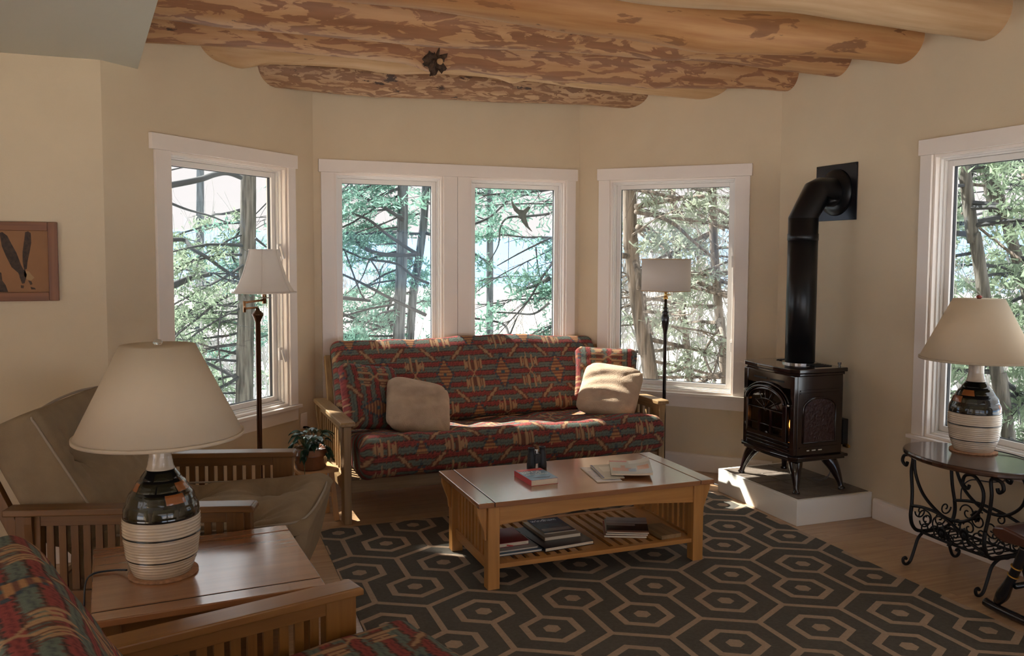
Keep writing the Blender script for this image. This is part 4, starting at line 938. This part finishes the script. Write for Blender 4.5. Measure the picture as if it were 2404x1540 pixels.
def spiral(c, r0_, turns, a0, axis, grow=1.0, n=28, flip=1):
    out = []
    for k in range(n+1):
        t = k/n; a = a0+flip*turns*2*PI*t; r_ = r0_*(1-t*.82)
        out.append((c[0]+axis[0]*r_*math.cos(a), c[1]+axis[1]*r_*math.cos(a), c[2]+r_*math.sin(a)))
    return out
bar = lambda name, pts, r_=.008, n=6: obj(name, MB().tube(curve(pts,n), r_, 8), M_black, IT, smooth=True)
wire = lambda name, pts, r_=.0042: obj(name, MB().tube(pts, r_, 6), M_black, IT, smooth=True)
xb, zb2, zr = .155, .185, .335
for sy_ in (-1,1):
    Y = sy_*.235
    # lyre legs in the end plane: basket U and scrolled feet
    bar('basket_end', [(-xb,Y,zr),(-xb-.005,Y,.28),(-xb+.01,Y,.225),(-.10,Y,zb2+.005),(0,Y,zb2),(.10,Y,zb2+.005),(xb-.01,Y,.225),(xb+.005,Y,.28),(xb,Y,zr)], .010)
    for sx_ in (-1,1):
        bar('foot', [(0,Y,zb2-.005),(sx_*.05,Y,zb2-.002),(sx_*.10,Y,.15),(sx_*.125,Y,.09),(sx_*.15,Y,.03),(sx_*.175,Y,.012),(sx_*.198,Y,.02),(sx_*.203,Y,.042),(sx_*.188,Y,.05),(sx_*.18,Y,.04)], .0085)
    # side scroll supports running to the top
    bar('upright', [(-xb,Y,zr),(-xb+.01,Y+sy_*.01,.42),(-xb+.01,Y+sy_*.02,.52),(-xb+.01,Y+sy_*.015,.60),(-xb+.01,Y+sy_*.07,.60),(-xb+.01,Y+sy_*.085,.565),(-xb+.01,Y+sy_*.06,.545),(-xb+.01,Y+sy_*.05,.565)], .009)
    bar('upright', [(xb,Y,zr),(xb-.01,Y+sy_*.01,.42),(xb-.01,Y+sy_*.02,.52),(xb-.01,Y+sy_*.015,.61)], .009)
    for k,(cx_,cz_,rr2,tt) in enumerate(((-.09,.30,.04,1.2),(.09,.30,.04,1.2),(-.05,.245,.045,1.3),(.05,.245,.045,1.3))): wire('scroll', spiral((cx_,Y,cz_), rr2, tt, PI if cx_ < 0 else 0, (1,0), flip=1 if cx_ < 0 else -1))
for sx_ in (-1,1):
    X = sx_*xb
    bar('basket_rail', [(X,.235,zr),(X,.16,zr+.012),(X,.06,zr+.008),(X,-.05,zr-.03),(X,-.15,zr-.085),(X,-.235,zr-.11)] if sx_ < 0 else [(X,.235,zr),(X,.1,zr+.025),(X,-.08,zr+.012),(X,-.235,zr-.03)], .0085)
    bar('bottom_rail', [(X*.65,.235,zb2+.005),(X*.65,0,zb2),(X*.65,-.235,zb2+.005)], .008)
    bar('top_curl', [(X*.95,.235,.62),(X*.95,.225,.52),(X*.95,.17,.42),(X*.95,.08,.355),(X*.95,0,.33),(X*.95,-.10,.345),(X*.95,-.19,.42),(X*.95,-.21,.52),(X*.95,-.16,.59),(X*.95,-.10,.585),(X*.95,-.085,.54),(X*.95,-.115,.52),(X*.95,-.125,.54)], .0085)
    r_ = random.Random(9+sx_)
    for (cy_,cz_,rr2,tt,a0,fl_) in ((.14,.29,.05,1.3,0,1),(.06,.27,.055,1.4,2,-1),(-.03,.25,.05,1.3,3.5,1),(-.12,.235,.05,1.4,1,-1),(.17,.225,.035,1.2,4,1),(-.19,.215,.03,1.2,2,1),(.02,.21,.035,1.1,5,-1),(-.06,.31,.035,1.2,.5,1),(-.18,.27,.04,1.2,2.4,-1),(.10,.22,.04,1.2,.3,1)):
        wire('scroll', spiral((X*(.65+.35*min(1,max(0,(cz_-zb2)/.12))),cy_,cz_), rr2, tt, a0, (0,1), flip=fl_))
    for (cy_,cz_) in ((.02,.25),(-.12,.285)) if sx_ < 0 else ((.1,.28),):
        fm = MB()
        for k in range(8):
            a = 2*PI*k/8; fm.grid(lambda u,v: (X+sx_*(.006+.008*math.sin(PI*v)), cy_+math.cos(a)*.034*v-math.sin(a)*.016*(u-.5)*2*math.sin(PI*v*.9+.2), cz_+math.sin(a)*.034*v+math.cos(a)*.016*(u-.5)*2*math.sin(PI*v*.9+.2)), 4, 5)
        fm.lathe([(0,-.004),(.011,-.002),(.011,.006),(0,.01)], 12, Matrix.Translation((X+sx_*.008,cy_,cz_)) @ Matrix.Rotation(R(90*sx_),4,'Y'))
        obj('iron_flower', fm, M_black, IT, smooth=True)
gm = MB()
for k in range(11): gm.tube([(-xb*.65,-.21+.042*k,zb2),(xb*.65,-.21+.042*k,zb2)], .004, 6)
obj('basket_floor', gm, M_black, IT, smooth=True)
o = obj('lamp_cord', MB().tube(curve([(4.02,3.40,ITZ+.012),(4.05,3.30,ITZ+.006),(4.03,3.20,ITZ+.005),(3.98,3.14,ITZ+.006)],8), .003, 6), MATS['cord_dark'], smooth=True); setp(o, 'thin dark cord curling on the oval table beside the lamp', 'cord')
o = obj('lamp_cord', MB().tube(curve([(4.09,3.22,.58),(4.095,3.36,.50),(4.10,3.47,.46),(4.10,3.60,.44),(4.10,3.66,.38),(4.105,3.67,.30)],8), .0035, 6), MATS['cord_dark'], smooth=True); setp(o, 'dark cord hanging on the wall behind the iron table', 'cord')

# ------------------------------------------------------------------ rocking chair at the right edge
RK = thing('rocking_chair', 'black and brown rocking chair cut off by the right edge', 'rocking chair', (3.80,2.62,0), 0)
M_lac = plain('black_lacquer_chair', (.008,.008,.010), .22, coat=.5); M_gold = plain('gold_ring', (.65,.38,.08), .3, metal=1); M_seat = plain('brown_seat', (.085,.03,.018), .25, coat=.5)
for s in (-1,1):
    x = s*.235
    obj('rocker', MB().tube(curve([(x,.405,.034),(x,.36,.028),(x,.2,.023),(x,-.1,.023),(x,-.4,.05),(x,-.6,.12)],6), .021, 10), M_lac, RK, smooth=True)
    lg = obj('leg', MB().tube(curve([(x,.34,.055),(x*.985,.315,.10),(x*.97,.285,.17),(x*.95,.25,.26),(x*.93,.22,.36)],5), [.018,.02,.023,.026,.029,.030,.030,.028,.026,.024,.0225,.022,.022,.022,.022,.022,.022,.021,.02,.02,.02], 14), M_lac, RK, smooth=True)
    for q in ((.268,.21),(.253,.255)): obj('gold_ring', MB().lathe([(.0255,-.003),(.027,0),(.0255,.003)], 20, Matrix.Translation((x*.96,q[0],q[1])) @ Matrix.Rotation(R(22),4,'X')), M_gold, lg, smooth=True)
    obj('leg', MB().tube([(x,-.28,.04),(x*.9,-.22,.37)], .018, 10), M_lac, RK, smooth=True)
    obj('back_post', MB().tube(curve([(x*.9,-.25,.40),(x*.95,-.34,.75),(x,-.47,1.12)],6), .018, 10), M_lac, RK, smooth=True)
    obj('armrest', MB().tube(curve([(x*1.1,.18,.62),(x*1.12,-.05,.64),(x,-.33,.66)],6), .022, 10), M_seat, RK, smooth=True); obj('arm_spindle', MB().tube([(x,.12,.40),(x*1.1,.14,.62)], .013, 8), M_lac, RK, smooth=True)
obj('stretcher', MB().tube([(-.22,.26,.16),(.22,.26,.16)], .014, 10), M_lac, RK, smooth=True)
obj('seat', MB().prism([(.33,.385),(.345,.41),(.33,.435),(.28,.445),(.1,.42),(-.3,.425),(-.3,.39),(.1,.385),(.28,.37)], -.29, .29, 'x'), M_seat, RK, bevel=.012, seg=3, fix=True)
for k in range(5): obj('back_slat', MB().tube(curve([(-.16+.08*k,-.255,.42),(-.165+.0825*k,-.34,.75),(-.17+.085*k,-.455,1.08)],5), .011, 8), M_lac, RK, smooth=True)
obj('crest_rail', MB().prism([(-.27,1.08),(.27,1.08),(.25,1.2),(.1,1.235),(-.1,1.235),(-.25,1.2)], -.485, -.46, 'y'), M_lac, RK, fix=True)

# ------------------------------------------------------------------ plant on a stool
SQ = thing('plant_stool', 'small pine stool holding the potted plant beside the sofa', 'stool', (.715,5.56,0), R(10))
obj('stool_top', bx(-.125,.125,-.11,.11,.315,.338), PINE[0], SQ, bevel=.004)
for a in (-1,1):
    for b in (-1,1): obj('leg', MB().beam((a*.085,b*.075,.314),(a*.112,b*.095,0),.032,.022,(0,1,0)), PINE[2], SQ, bevel=.003)
obj('stretcher', bx(-.09,.09,-.088,-.070,.16,.185), PINE[0], SQ)
PT = thing('potted_plant', 'trailing green plant in a glazed brown pot by the sofa', 'plant', (.69,5.54,.339), 0)
M_pot = plain('brown_glaze', (.22,.075,.03), .14, coat=.7, noise=.25, nscale=12)
obj('pot', MB().lathe([(0,0),(.088,0),(.096,.01),(.105,.05),(.107,.085),(.112,.088),(.112,.098),(.106,.102),(.109,.13),(.104,.133),(.098,.125),(.095,.11),(0,.108)], 40), M_pot, PT, smooth=True)
M_leaf = plain('glossy_leaf', (.028,.075,.040), .28, coat=.3, noise=.4, nscale=15)
def leaf(base_, dirv, L, w, droop):
    d = Vector(dirv).normalized(); sd2 = d.cross(Vector((0,0,1))).normalized(); up = sd2.cross(d)
    def f(u, v): 
        t = v; ww = w*math.sin(PI*min(1,.08+.92*t)**.8)*(1-.15*t); p = Vector(base_)+d*L*t+Vector((0,0,-droop*t*t))+sd2*ww*(u-.5)*2+up*(.012*abs(u-.5)*2); return p
    return MB().grid(f, 4, 7)
r_ = random.Random(21); stem = MB()
for k in range(46):
    a = r_.random()*2*PI; rr2 = .02+r_.random()*.085; h_ = .15+r_.random()*.085; b_ = (rr2*math.cos(a), rr2*math.sin(a), h_)
    stem.tube([(rr2*.3*math.cos(a), rr2*.3*math.sin(a), .105), (rr2*.8*math.cos(a), rr2*.8*math.sin(a), h_*.85), b_], .002, 5)
    o = obj('leaf', leaf(b_, (math.cos(a+.5*(r_.random()-.5)), math.sin(a+.5*(r_.random()-.5)), .1+.5*r_.random()), .055+.03*r_.random(), .019+.008*r_.random(), .03+.04*r_.random()), M_leaf, PT, smooth=True)
for (a,L) in ((R(-115),.17),(R(-40),.09),(R(160),.07)):
    e_ = Vector((math.cos(a),math.sin(a),0)); pts = curve([tuple(e_*.05+Vector((0,0,.12))), tuple(e_*.108+Vector((0,0,.14))), tuple(e_*.122+Vector((0,0,.09))), tuple(e_*.120+Vector((0,0,.14-L)))],6); stem.tube(pts, .002, 5)
    for k in range(7):
        p = pts[6+k] if 6+k < len(pts) else pts[-1]; o = obj('leaf', leaf(tuple(p), (math.cos(a+(r_.random()-.5)*2.5), math.sin(a+(r_.random()-.5)*2.5), -.3), .045, .018, .03), M_leaf, PT, smooth=True)
obj('stems', stem, plain('stem_green',(.12,.15,.06),.6), PT, smooth=True)

# ------------------------------------------------------------------ framed picture on the left wall
FRO = wood('frame_oak',(.26,.095,.035),(.15,.045,.016))
PC = thing('framed_picture', 'wood-framed picture of an eagle taking off on the left wall', 'picture', (-.945,5.236,1.65), 0)
pw, ph, fw = .281, .21, .047
for s in (-1,1):
    obj('frame_stile', bx(min(s*pw,s*(pw-fw)),max(s*pw,s*(pw-fw)),-.024,-.001,-ph,ph), FRO[2], PC, bevel=.003)
    obj('frame_rail', bx(-pw+fw+.0005,pw-fw-.0005,-.024,-.001,min(s*ph,s*(ph-fw)),max(s*ph,s*(ph-fw))), FRO[0], PC, bevel=.003)
obj('print', bx(-pw+fw,pw-fw,-.010,-.004,-ph+fw,ph-fw), plain('tan_print', (.33,.155,.065), .7, noise=.06, nscale=6), PC)
def shape(name, pts, m, d=0): obj(name, MB().prism(pts, -.0105-d, -.0100-d, 'y'), m, PC)
m_f = plain('print_umber', (.055,.030,.018), .7, noise=.4, nscale=60); m_h = plain('print_cream', (.42,.26,.12), .7)
X0 = .044   # eagle placed as in the print
shape('wing_print', [(.010,.150),(.022,.155),(.03,.148),(.045,.135),(.062,.095),(.085,.045),(.105,-.02),(.118,-.05),(.120,-.095),(.105,-.105),(.09,-.06),(.06,-.03),(.035,.03),(.018,.08)], m_f)
shape('wing_print', [(.128,.155),(.142,.16),(.154,.15),(.155,.10),(.146,.05),(.135,.0),(.130,-.04),(.118,-.045),(.112,.0),(.113,.05),(.122,.11)], m_f)
shape('body_print', [(.10,-.04),(.122,-.045),(.130,-.07),(.118,-.115),(.106,-.118),(.095,-.08)], m_f, .0006)
shape('head_print', [(.118,-.05),(.14,-.052),(.155,-.075),(.165,-.085),(.15,-.10),(.13,-.095),(.116,-.075)], m_h, .0006)
shape('talon_print', [(.135,-.10),(.15,-.105),(.155,-.12),(.145,-.125)], m_f, .0006); shape('talon_print', [(.10,-.125),(.115,-.128),(.112,-.142),(.10,-.14)], m_f, .0006); shape('talon_print', [(.145,-.135),(.165,-.14),(.17,-.148),(.148,-.148)], m_f, .0006)
shape('rock_print', [(-.22,-.16),(.04,-.16),(.03,-.125),(.015,-.10),(.012,-.06),(-.005,-.05),(.0,-.02),(-.012,.0),(-.01,.018),(-.04,.03),(-.12,.025),(-.22,.05)], m_f)

# bird cut-out on the right pane of the double window
bd_ = [(1200,465),(1207,480),(1219,492),(1229,493),(1240,484),(1246,487),(1243,492),(1235,503),(1236,514),(1241,531),(1250,544),(1247,543),(1235,533),(1225,521),(1223,514),(1213,511),(1218,505),(1207,495),(1202,483)]
yq = YC+.0955; pts = []
for (a,b) in bd_:
    d = ray(a,b); t = yq/d.y; pts.append((d.x*t, EYE+d.z*t))
dc = obj('bird_decal', MB().prism(pts, yq, yq-.0008, 'y'), plain('decal_grey', (.20,.24,.22), .6, noise=.3, nscale=25), fix=True); setp(dc, 'grey flying bird cut-out stuck on the double window', 'decal')
# ------------------------------------------------------------------ outdoors
def terrain():
    rad = list(np.concatenate([np.linspace(9,60,18), np.linspace(68,380,22), np.linspace(400,900,16), np.linspace(960,2600,22)])); na = 150
    V, F_, col = [], [], []
    for i, r in enumerate(rad):
        for j in range(na):
            a = 2*PI*j/na; az = math.degrees(math.atan2(math.sin(a-YAW), math.cos(a-YAW)))   # + is to the left of the view
            z = -2.6 - 33*sm(min(1, max(0,(r-9)/150)))
            if -45 < az < -5: z += (2.2+.02*r)*sm(min(1,(-5-az)/14))*sm(min(1,max(0,(140-r)/100)))
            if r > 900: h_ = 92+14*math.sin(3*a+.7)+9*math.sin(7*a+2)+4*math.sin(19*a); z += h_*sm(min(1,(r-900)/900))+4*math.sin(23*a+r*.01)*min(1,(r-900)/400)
            elif r < 380: z += 1.2*math.sin(r*.21+5*a)*min(1,r/60)
            V.append((r*math.cos(a), r*math.sin(a)+6, z))
            n_ = .5+.5*math.sin(12.9*i*j+j*7.1+i*3.3)
            if r > 900: c = np.array((.16,.30,.52))*(.9+.2*n_)  # far hills: blue distance haze painted into their colour
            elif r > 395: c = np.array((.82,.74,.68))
            else:
                c = np.array((.42,.48,.56))*(1-.6*n_)+np.array((.72,.73,.74))*.6*n_
                if az < -2 and r < 160: c = np.array((.84,.82,.80))*(.85+.15*n_)
            col.append(c)
    for i in range(len(rad)-1):
        for j in range(na): F_.append((i*na+j,(i+1)*na+j,(i+1)*na+(j+1)%na,i*na+(j+1)%na))
    V.append((0,6,-2.6)); col.append(np.array((.8,.78,.76))); k = len(V)-1
    for j in range(na): F_.append((k,j,(j+1)%na))
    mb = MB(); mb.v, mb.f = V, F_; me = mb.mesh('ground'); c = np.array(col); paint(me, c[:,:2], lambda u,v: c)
    return me
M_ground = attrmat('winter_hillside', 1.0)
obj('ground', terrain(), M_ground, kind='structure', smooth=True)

def leafmat(name, c):
    m, n, l, b = newmat(name); b.inputs['Base Color'].default_value = (*c,1); b.inputs['Roughness'].default_value = .7; b.inputs['Specular IOR Level'].default_value = .2
    o = n['Material Output']; t = n.new('ShaderNodeBsdfTranslucent'); t.inputs[0].default_value = (*[min(1,x*1.5) for x in c],1); mx = n.new('ShaderNodeMixShader'); mx.inputs[0].default_value = .5
    l.new(b.outputs[0], mx.inputs[1]); l.new(t.outputs[0], mx.inputs[2]); l.new(mx.outputs[0], o.inputs[0]); return m
ML = [leafmat('evergreen_teal', (.14,.25,.205)), leafmat('evergreen_olive', (.21,.27,.19)), leafmat('evergreen_grey', (.28,.31,.24))]
def bark(name, c, sc):
    m, n, l, b = newmat(name); t = n.new('ShaderNodeTexCoord'); mp = n.new('ShaderNodeMapping'); mp.inputs['Scale'].default_value = (28,28,2.5); l.new(t.outputs['Object'], mp.inputs[0])
    x = n.new('ShaderNodeTexNoise'); x.inputs['Scale'].default_value = sc; x.inputs['Detail'].default_value = 5; l.new(mp.outputs[0], x.inputs['Vector'])
    r = n.new('ShaderNodeValToRGB'); r.color_ramp.elements[0].position = .35; r.color_ramp.elements[1].position = .68; r.color_ramp.elements[0].color = (*[v*.45 for v in c],1); r.color_ramp.elements[1].color = (*[min(1,v*1.5) for v in c],1)
    l.new(x.outputs['Fac'], r.inputs[0]); l.new(r.outputs[0], b.inputs['Base Color']); b.inputs['Roughness'].default_value = .95
    u = n.new('ShaderNodeBump'); u.inputs['Strength'].default_value = .8; u.inputs['Distance'].default_value = .03; l.new(x.outputs['Fac'], u.inputs['Height']); l.new(u.outputs[0], b.inputs['Normal']); return m
MBK = [bark('bark_grey', (.13,.12,.105), 1), bark('bark_blue_grey', (.115,.13,.14), 1), bark('bark_brown', (.20,.16,.13), 1)]
M_twig = plain('bare_twig', (.42,.40,.38), .9); M_branch = plain('dark_branch', (.055,.058,.062), .95)

def indoors(p, m=.75):
    return p.y < YC+m and p.x+p.y < 9.522+m*1.45 and p.y-p.x < 5.672+m*1.45 and p.x < XS+m
def tree(label, pix, dist, width, mb_i, ml_i, nb, seed, zlo=-1.5, zhi=5.0, reach=1.9, dens=1.0, sidebias=None, leafsz=.045, grp='evergreens outside the windows'):
    """pix: trunk centre line as seen (pixels, top to bottom); width in metres"""
    r_ = random.Random(seed); g = np.random.default_rng(seed)
    line = [Vector(p) if len(p) == 3 else at(p[0],p[1],dist) for p in pix]; line.sort(key=lambda p: p.z)
    lo, hi = line[0], line[-1]; s0 = (line[1]-lo) if len(line) > 1 else Vector((0,0,1)); s1 = (hi-line[-2]) if len(line) > 1 else Vector((0,0,1))
    b0 = lo + s0*((-7-lo.z)/s0.z if abs(s0.z) > .1 else 0)*.8; b0.z = -7.0
    t1 = hi + s1*((9-hi.z)/max(.3,s1.z))*.8; t1.z = 9.0
    base_ = b0.copy(); t = thing('evergreen_tree', label, 'tree', tuple(base_), 0, grp)
    ctr = curve([tuple(p-base_) for p in [b0]+line+[t1]], 8); n = len(ctr)
    obj('trunk', MB().tube(ctr, [width/2*(1.25-.75*(p.z/16)) for p in ctr], 14), MBK[mb_i], t, smooth=True)
    br = MB(); LV = []; 
    def along(z):
        for a,b in zip(ctr, ctr[1:]):
            if a.z <= z <= b.z: return a.lerp(b, (z-a.z)/max(1e-6,b.z-a.z))
        return ctr[-1].copy()
    pts_all = []
    for k in range(nb):
        z = zlo+(zhi-zlo)*((k+r_.random())/nb); p = along(z+7.0); a = r_.random()*2*PI if sidebias is None else sidebias+(r_.random()-.5)*2.6
        L = reach*(.45+.75*r_.random()); d = Vector((math.cos(a), math.sin(a), .15-.5*r_.random()))
        q = [p]; nseg = 6
        for i in range(nseg):
            d = (d+Vector((r_.uniform(-.28,.28), r_.uniform(-.28,.28), r_.uniform(-.16,.13)))).normalized(); q.append(q[-1]+d*L/nseg)
        while len(q) > 2 and indoors(q[-1]+base_): q.pop()
        if indoors(q[-1]+base_): continue
        nseg = len(q)-1
        r0 = .010+.017*r_.random(); br.tube(q, [r0*(1-.8*i/nseg)+.002 for i in range(nseg+1)], 5)
        for i in range(1,nseg+1):
            for _ in range(r_.randint(1,3)):
                e = (d+Vector((r_.uniform(-1,1), r_.uniform(-1,1), r_.uniform(-.6,.4)))).normalized(); l2 = L*(.12+.25*r_.random()); s = q[i]; m_ = s+e*l2*.5+Vector((0,0,.03*r_.uniform(-1,1))); f = s+e*l2+Vector((0,0,-.05*r_.random()))
                if indoors(f+base_, .9): continue
                br.tube([s,m_,f], [.005,.0035,.002], 4, caps=False)
                if r_.random() < dens:
                    for tt in (.35,.6,.8,1.0): pts_all.append(s.lerp(f, tt))
    obj('branches', br, M_branch if mb_i != 2 else MBK[2], t)
    if pts_all:
        P = np.array([tuple(p) for p in pts_all]); m = len(P); nl = 15
        cen = np.repeat(P, nl, 0)+g.normal(0, .055, (m*nl,3))*np.array((1,1,.65)); k = len(cen)
        d1 = g.normal(0,1,(k,3)); d1 /= np.linalg.norm(d1,axis=1,keepdims=True); d2 = g.normal(0,1,(k,3)); d2 -= d1*(d1*d2).sum(1,keepdims=True); d2 /= np.linalg.norm(d2,axis=1,keepdims=True)
        sz = leafsz*(.6+.8*g.random((k,1))); v = np.stack([cen-d1*sz-d2*sz*.22, cen+d1*sz, cen-d1*sz+d2*sz*.30],1).reshape(-1,3)
        me = bpy.data.meshes.new('foliage'); me.vertices.add(len(v)); me.vertices.foreach_set('co', v.astype(np.float32).ravel())
        me.loops.add(len(v)); me.loops.foreach_set('vertex_index', np.arange(len(v), dtype=np.int32)); me.polygons.add(k); me.polygons.foreach_set('loop_start', np.arange(0,len(v),3,dtype=np.int32)); me.polygons.foreach_set('loop_total', np.full(k,3,dtype=np.int32)); me.update()
        o = obj('foliage', me, ML[ml_i], t, kind='stuff')
    return t
LFT = YAW+PI/2
tree('thick-trunked evergreen filling the right of the left window', [(583,420),(581,600),(576,800),(574,940)], 12.0, .25, 0, 1, 40, 1, reach=2.3, zhi=2.3, sidebias=LFT, dens=0.5)
tree('straight evergreen, left of the two trunks in the double window', [(946,420),(944,560),(940,700),(936,800)], 12.5, .19, 1, 0, 46, 2, reach=2.2, zhi=3.6, sidebias=LFT-.3, dens=0.55)
tree('leaning evergreen, right of the two trunks in the double window', [(1001,420),(990,560),(972,680),(962,800)], 13.5, .15, 1, 0, 26, 3, reach=1.6, zhi=3.6, dens=0.5)
tree('evergreen whose dark boughs cross the right pane of the double window', [(1385,300),(1385,600),(1385,900)], 10.0, .20, 1, 0, 34, 4, reach=2.1, sidebias=LFT, zhi=3.0, zlo=-1.2, dens=0.4)
tree('bare-trunked cedar leaning at the left of the back right window', [(1477,430),(1481,560),(1495,700),(1517,830),(1530,900)], 8.6, .165, 2, 2, 26, 5, reach=1.9, sidebias=LFT-PI, dens=0.2, zhi=3.4)
tree('slim cedar in the middle of the back right window', [(1577,430),(1590,590),(1602,740),(1620,900)], 11.0, .10, 2, 2, 34, 6, reach=1.9, dens=0.2, zhi=3.4)
tree('brown-trunked cedar at the right of the back right window', [(1672,430),(1678,600),(1690,760),(1703,900)], 9.8, .11, 2, 2, 34, 7, reach=1.9, dens=0.2, zhi=3.2)
tree('slanting dark evergreen at the top of the far right window', [(2296,330),(2340,480),(2392,620)], 9.0, .12, 0, 1, 36, 8, reach=2.0, zhi=3.6, dens=0.5)
tree('dark evergreen behind the lamp in the far right window', [(2262,380),(2290,560),(2318,740),(2350,930),(2372,1060)], 8.2, .12, 0, 1, 40, 9, reach=2.0, zhi=3.2, dens=0.5)
tree('distant evergreen beyond the left window', [(470,480),(468,900)], 21.0, .22, 1, 1, 60, 10, reach=2.6, zhi=1.6, zlo=-5, leafsz=.07, dens=0.5)
tree('distant evergreen beyond the far right window', [(2440,300),(2445,900)], 14.0, .2, 0, 1, 60, 12, reach=2.6, zlo=-3, zhi=4, leafsz=.06, dens=0.6)
tree('distant cedar behind the trunks of the back right window', [(1640,300),(1645,900)], 17.0, .14, 2, 2, 60, 13, reach=2.6, zlo=-4, zhi=4, leafsz=.06, dens=0.35)
tree('low evergreen boughs across the foot of the double window', [(1150,700),(1150,1000)], 15.0, .14, 1, 0, 46, 14, reach=2.0, zlo=-4.2, zhi=.3, leafsz=.055, dens=0.7)

def shrub(label, px, py, dist, h, seed, n=26):
    r_ = random.Random(seed); p0 = at(px, py, dist); t = thing('bare_shrub', label, 'shrub', tuple(p0), 0, 'bare shrubs below the windows'); mb = MB()
    def grow(p, d, L, r, lev):
        q = [p]; 
        for i in range(3): d = (d+Vector((r_.uniform(-.25,.25),r_.uniform(-.25,.25),r_.uniform(-.05,.2)))).normalized(); q.append(q[-1]+d*L/3)
        mb.tube(q, [r,r*.85,r*.7,r*.55], 4, caps=False)
        if lev: 
            for k in range(r_.randint(3,5)): s = q[r_.randint(1,3)]; grow(s, (d+Vector((r_.uniform(-.8,.8),r_.uniform(-.8,.8),r_.uniform(-.2,.5)))).normalized(), L*.62, r*.55, lev-1)
    for k in range(n): grow(Vector((r_.uniform(-1.3,1.3),r_.uniform(-1.3,1.3),0)), Vector((r_.uniform(-.35,.35),r_.uniform(-.35,.35),1)).normalized(), h*(.4+.4*r_.random()), .012*h/2, 2)
    obj('twigs', mb, M_twig, t); return t
shrub('tangle of pale bare twigs at the foot of the left window', 460, 1010, 17, 3.2, 1)
shrub('pale bare brush right of the trunk in the left window', 640, 1010, 19, 3.4, 2)
shrub('pale bare brush under the left pane of the double window', 860, 930, 20, 3.4, 3)
shrub('pale bare brush under the right pane of the double window', 1200, 930, 22, 3.0, 4)
shrub('pale twiggy brush at the left of the back right window', 1500, 960, 14, 3.2, 5)
shrub('pale twiggy brush at the right of the back right window', 1660, 960, 13, 3.4, 6)
shrub('pale twiggy brush low in the far right window', 2330, 1080, 12, 3.0, 7)

tree('unseen slim evergreen added outside to shade the left window', [(-2.5,9.6,0),(-2.5,9.6,4)], 0, .16, 0, 1, 70, 31, reach=.95, zlo=4.3, zhi=8.8, leafsz=.07, dens=.7)  # out of view; added to block most sun through the left window
def boughs(tree_label, dist, items, m):
    t = next(o for o in C.objects if o.get('label') == tree_label); b = Vector(t.location)
    for pts, r0, r1 in items:
        q = curve([tuple(at(x, y, dist+.15*math.sin(k*1.7))-b) for k, (x, y) in enumerate(pts)], 5); n = len(q)
        obj('bough', MB().tube(q, [r0+(r1-r0)*k/(n-1) for k in range(n)], 7), m, t, smooth=True)
LB = {o.get('label'): o for o in C.objects if o.get('category') == 'tree'}
lab = lambda s: next(k for k in LB if k.startswith(s))
boughs(lab('thick-trunked'), 11.6, [([(398,435),(466,422),(503,410),(535,406),(565,417)],.042,.03), ([(398,476),(440,492),(491,506),(529,521)],.018,.008), ([(403,563),(434,564),(450,583),(487,605),(521,630),(565,658)],.028,.02),
  ([(402,672),(450,652),(495,644)],.05,.03), ([(406,790),(433,760),(468,746)],.026,.014), ([(462,839),(508,863),(554,885)],.016,.026), ([(500,640),(530,655),(565,662)],.01,.016), ([(398,400),(440,392),(470,398)],.01,.005), ([(420,690),(455,708),(500,714),(556,720)],.01,.014), ([(520,735),(512,800),(525,905)],.012,.008), ([(600,560),(625,580)],.02,.01)], M_branch)
boughs(lab('straight evergreen'), 12.1, [([(838,456),(898,485),(946,516)],.018,.03), ([(800,494),(862,514),(905,547),(944,574),(982,598)],.016,.028), ([(814,547),(857,583),(905,598),(977,598)],.03,.03), ([(800,583),(857,607),(929,619),(973,651),(1006,665)],.016,.02), ([(802,643),(850,665),(922,703),(1001,740)],.014,.026),
  ([(804,699),(869,706)],.03,.02), ([(804,737),(850,754),(898,768)],.024,.018), ([(810,590),(848,690),(868,706)],.012,.012), ([(870,610),(892,650),(880,690),(862,700)],.012,.008), ([(866,612),(845,660),(812,690)],.01,.006)], M_branch)
boughs(lab('evergreen whose'), 9.7, [([(1107,528),(1151,509),(1196,465)],.018,.008), ([(1289,502),(1235,508),(1193,511),(1175,533),(1170,575),(1151,610)],.016,.006), ([(1289,654),(1254,671),(1212,684)],.03,.014), ([(1142,732),(1207,735),(1254,736),(1289,711)],.008,.016), ([(1167,624),(1226,591),(1291,559)],.006,.014), ([(1112,747),(1180,760),(1195,790)],.014,.012), ([(1195,790),(1215,742)],.012,.006), ([(1258,580),(1265,640),(1282,690)],.008,.01)], M_branch)
boughs(lab('bare-trunked'), 8.45, [([(1492,486),(1575,469),(1653,461)],.03,.018), ([(1492,497),(1544,508),(1584,527),(1625,564),(1681,611)],.024,.012), ([(1497,533),(1531,545),(1559,580),(1575,605)],.03,.02), ([(1462,600),(1484,605),(1497,636),(1501,679)],.03,.03), ([(1513,690),(1518,740),(1532,785)],.014,.01)], MBK[2])
boughs(lab('brown-trunked'), 9.6, [([(1637,661),(1712,695)],.024,.034), ([(1690,770),(1659,814),(1656,845),(1681,895)],.018,.012), ([(1630,645),(1715,612)],.008,.014), ([(1600,478),(1655,510),(1700,540)],.01,.014)], MBK[2])
boughs(lab('slanting dark'), 8.8, [([(2380,372),(2398,392),(2404,420)],.02,.016), ([(2262,430),(2310,436)],.02,.012), ([(2258,500),(2330,560),(2396,610)],.012,.014)], MBK[2])
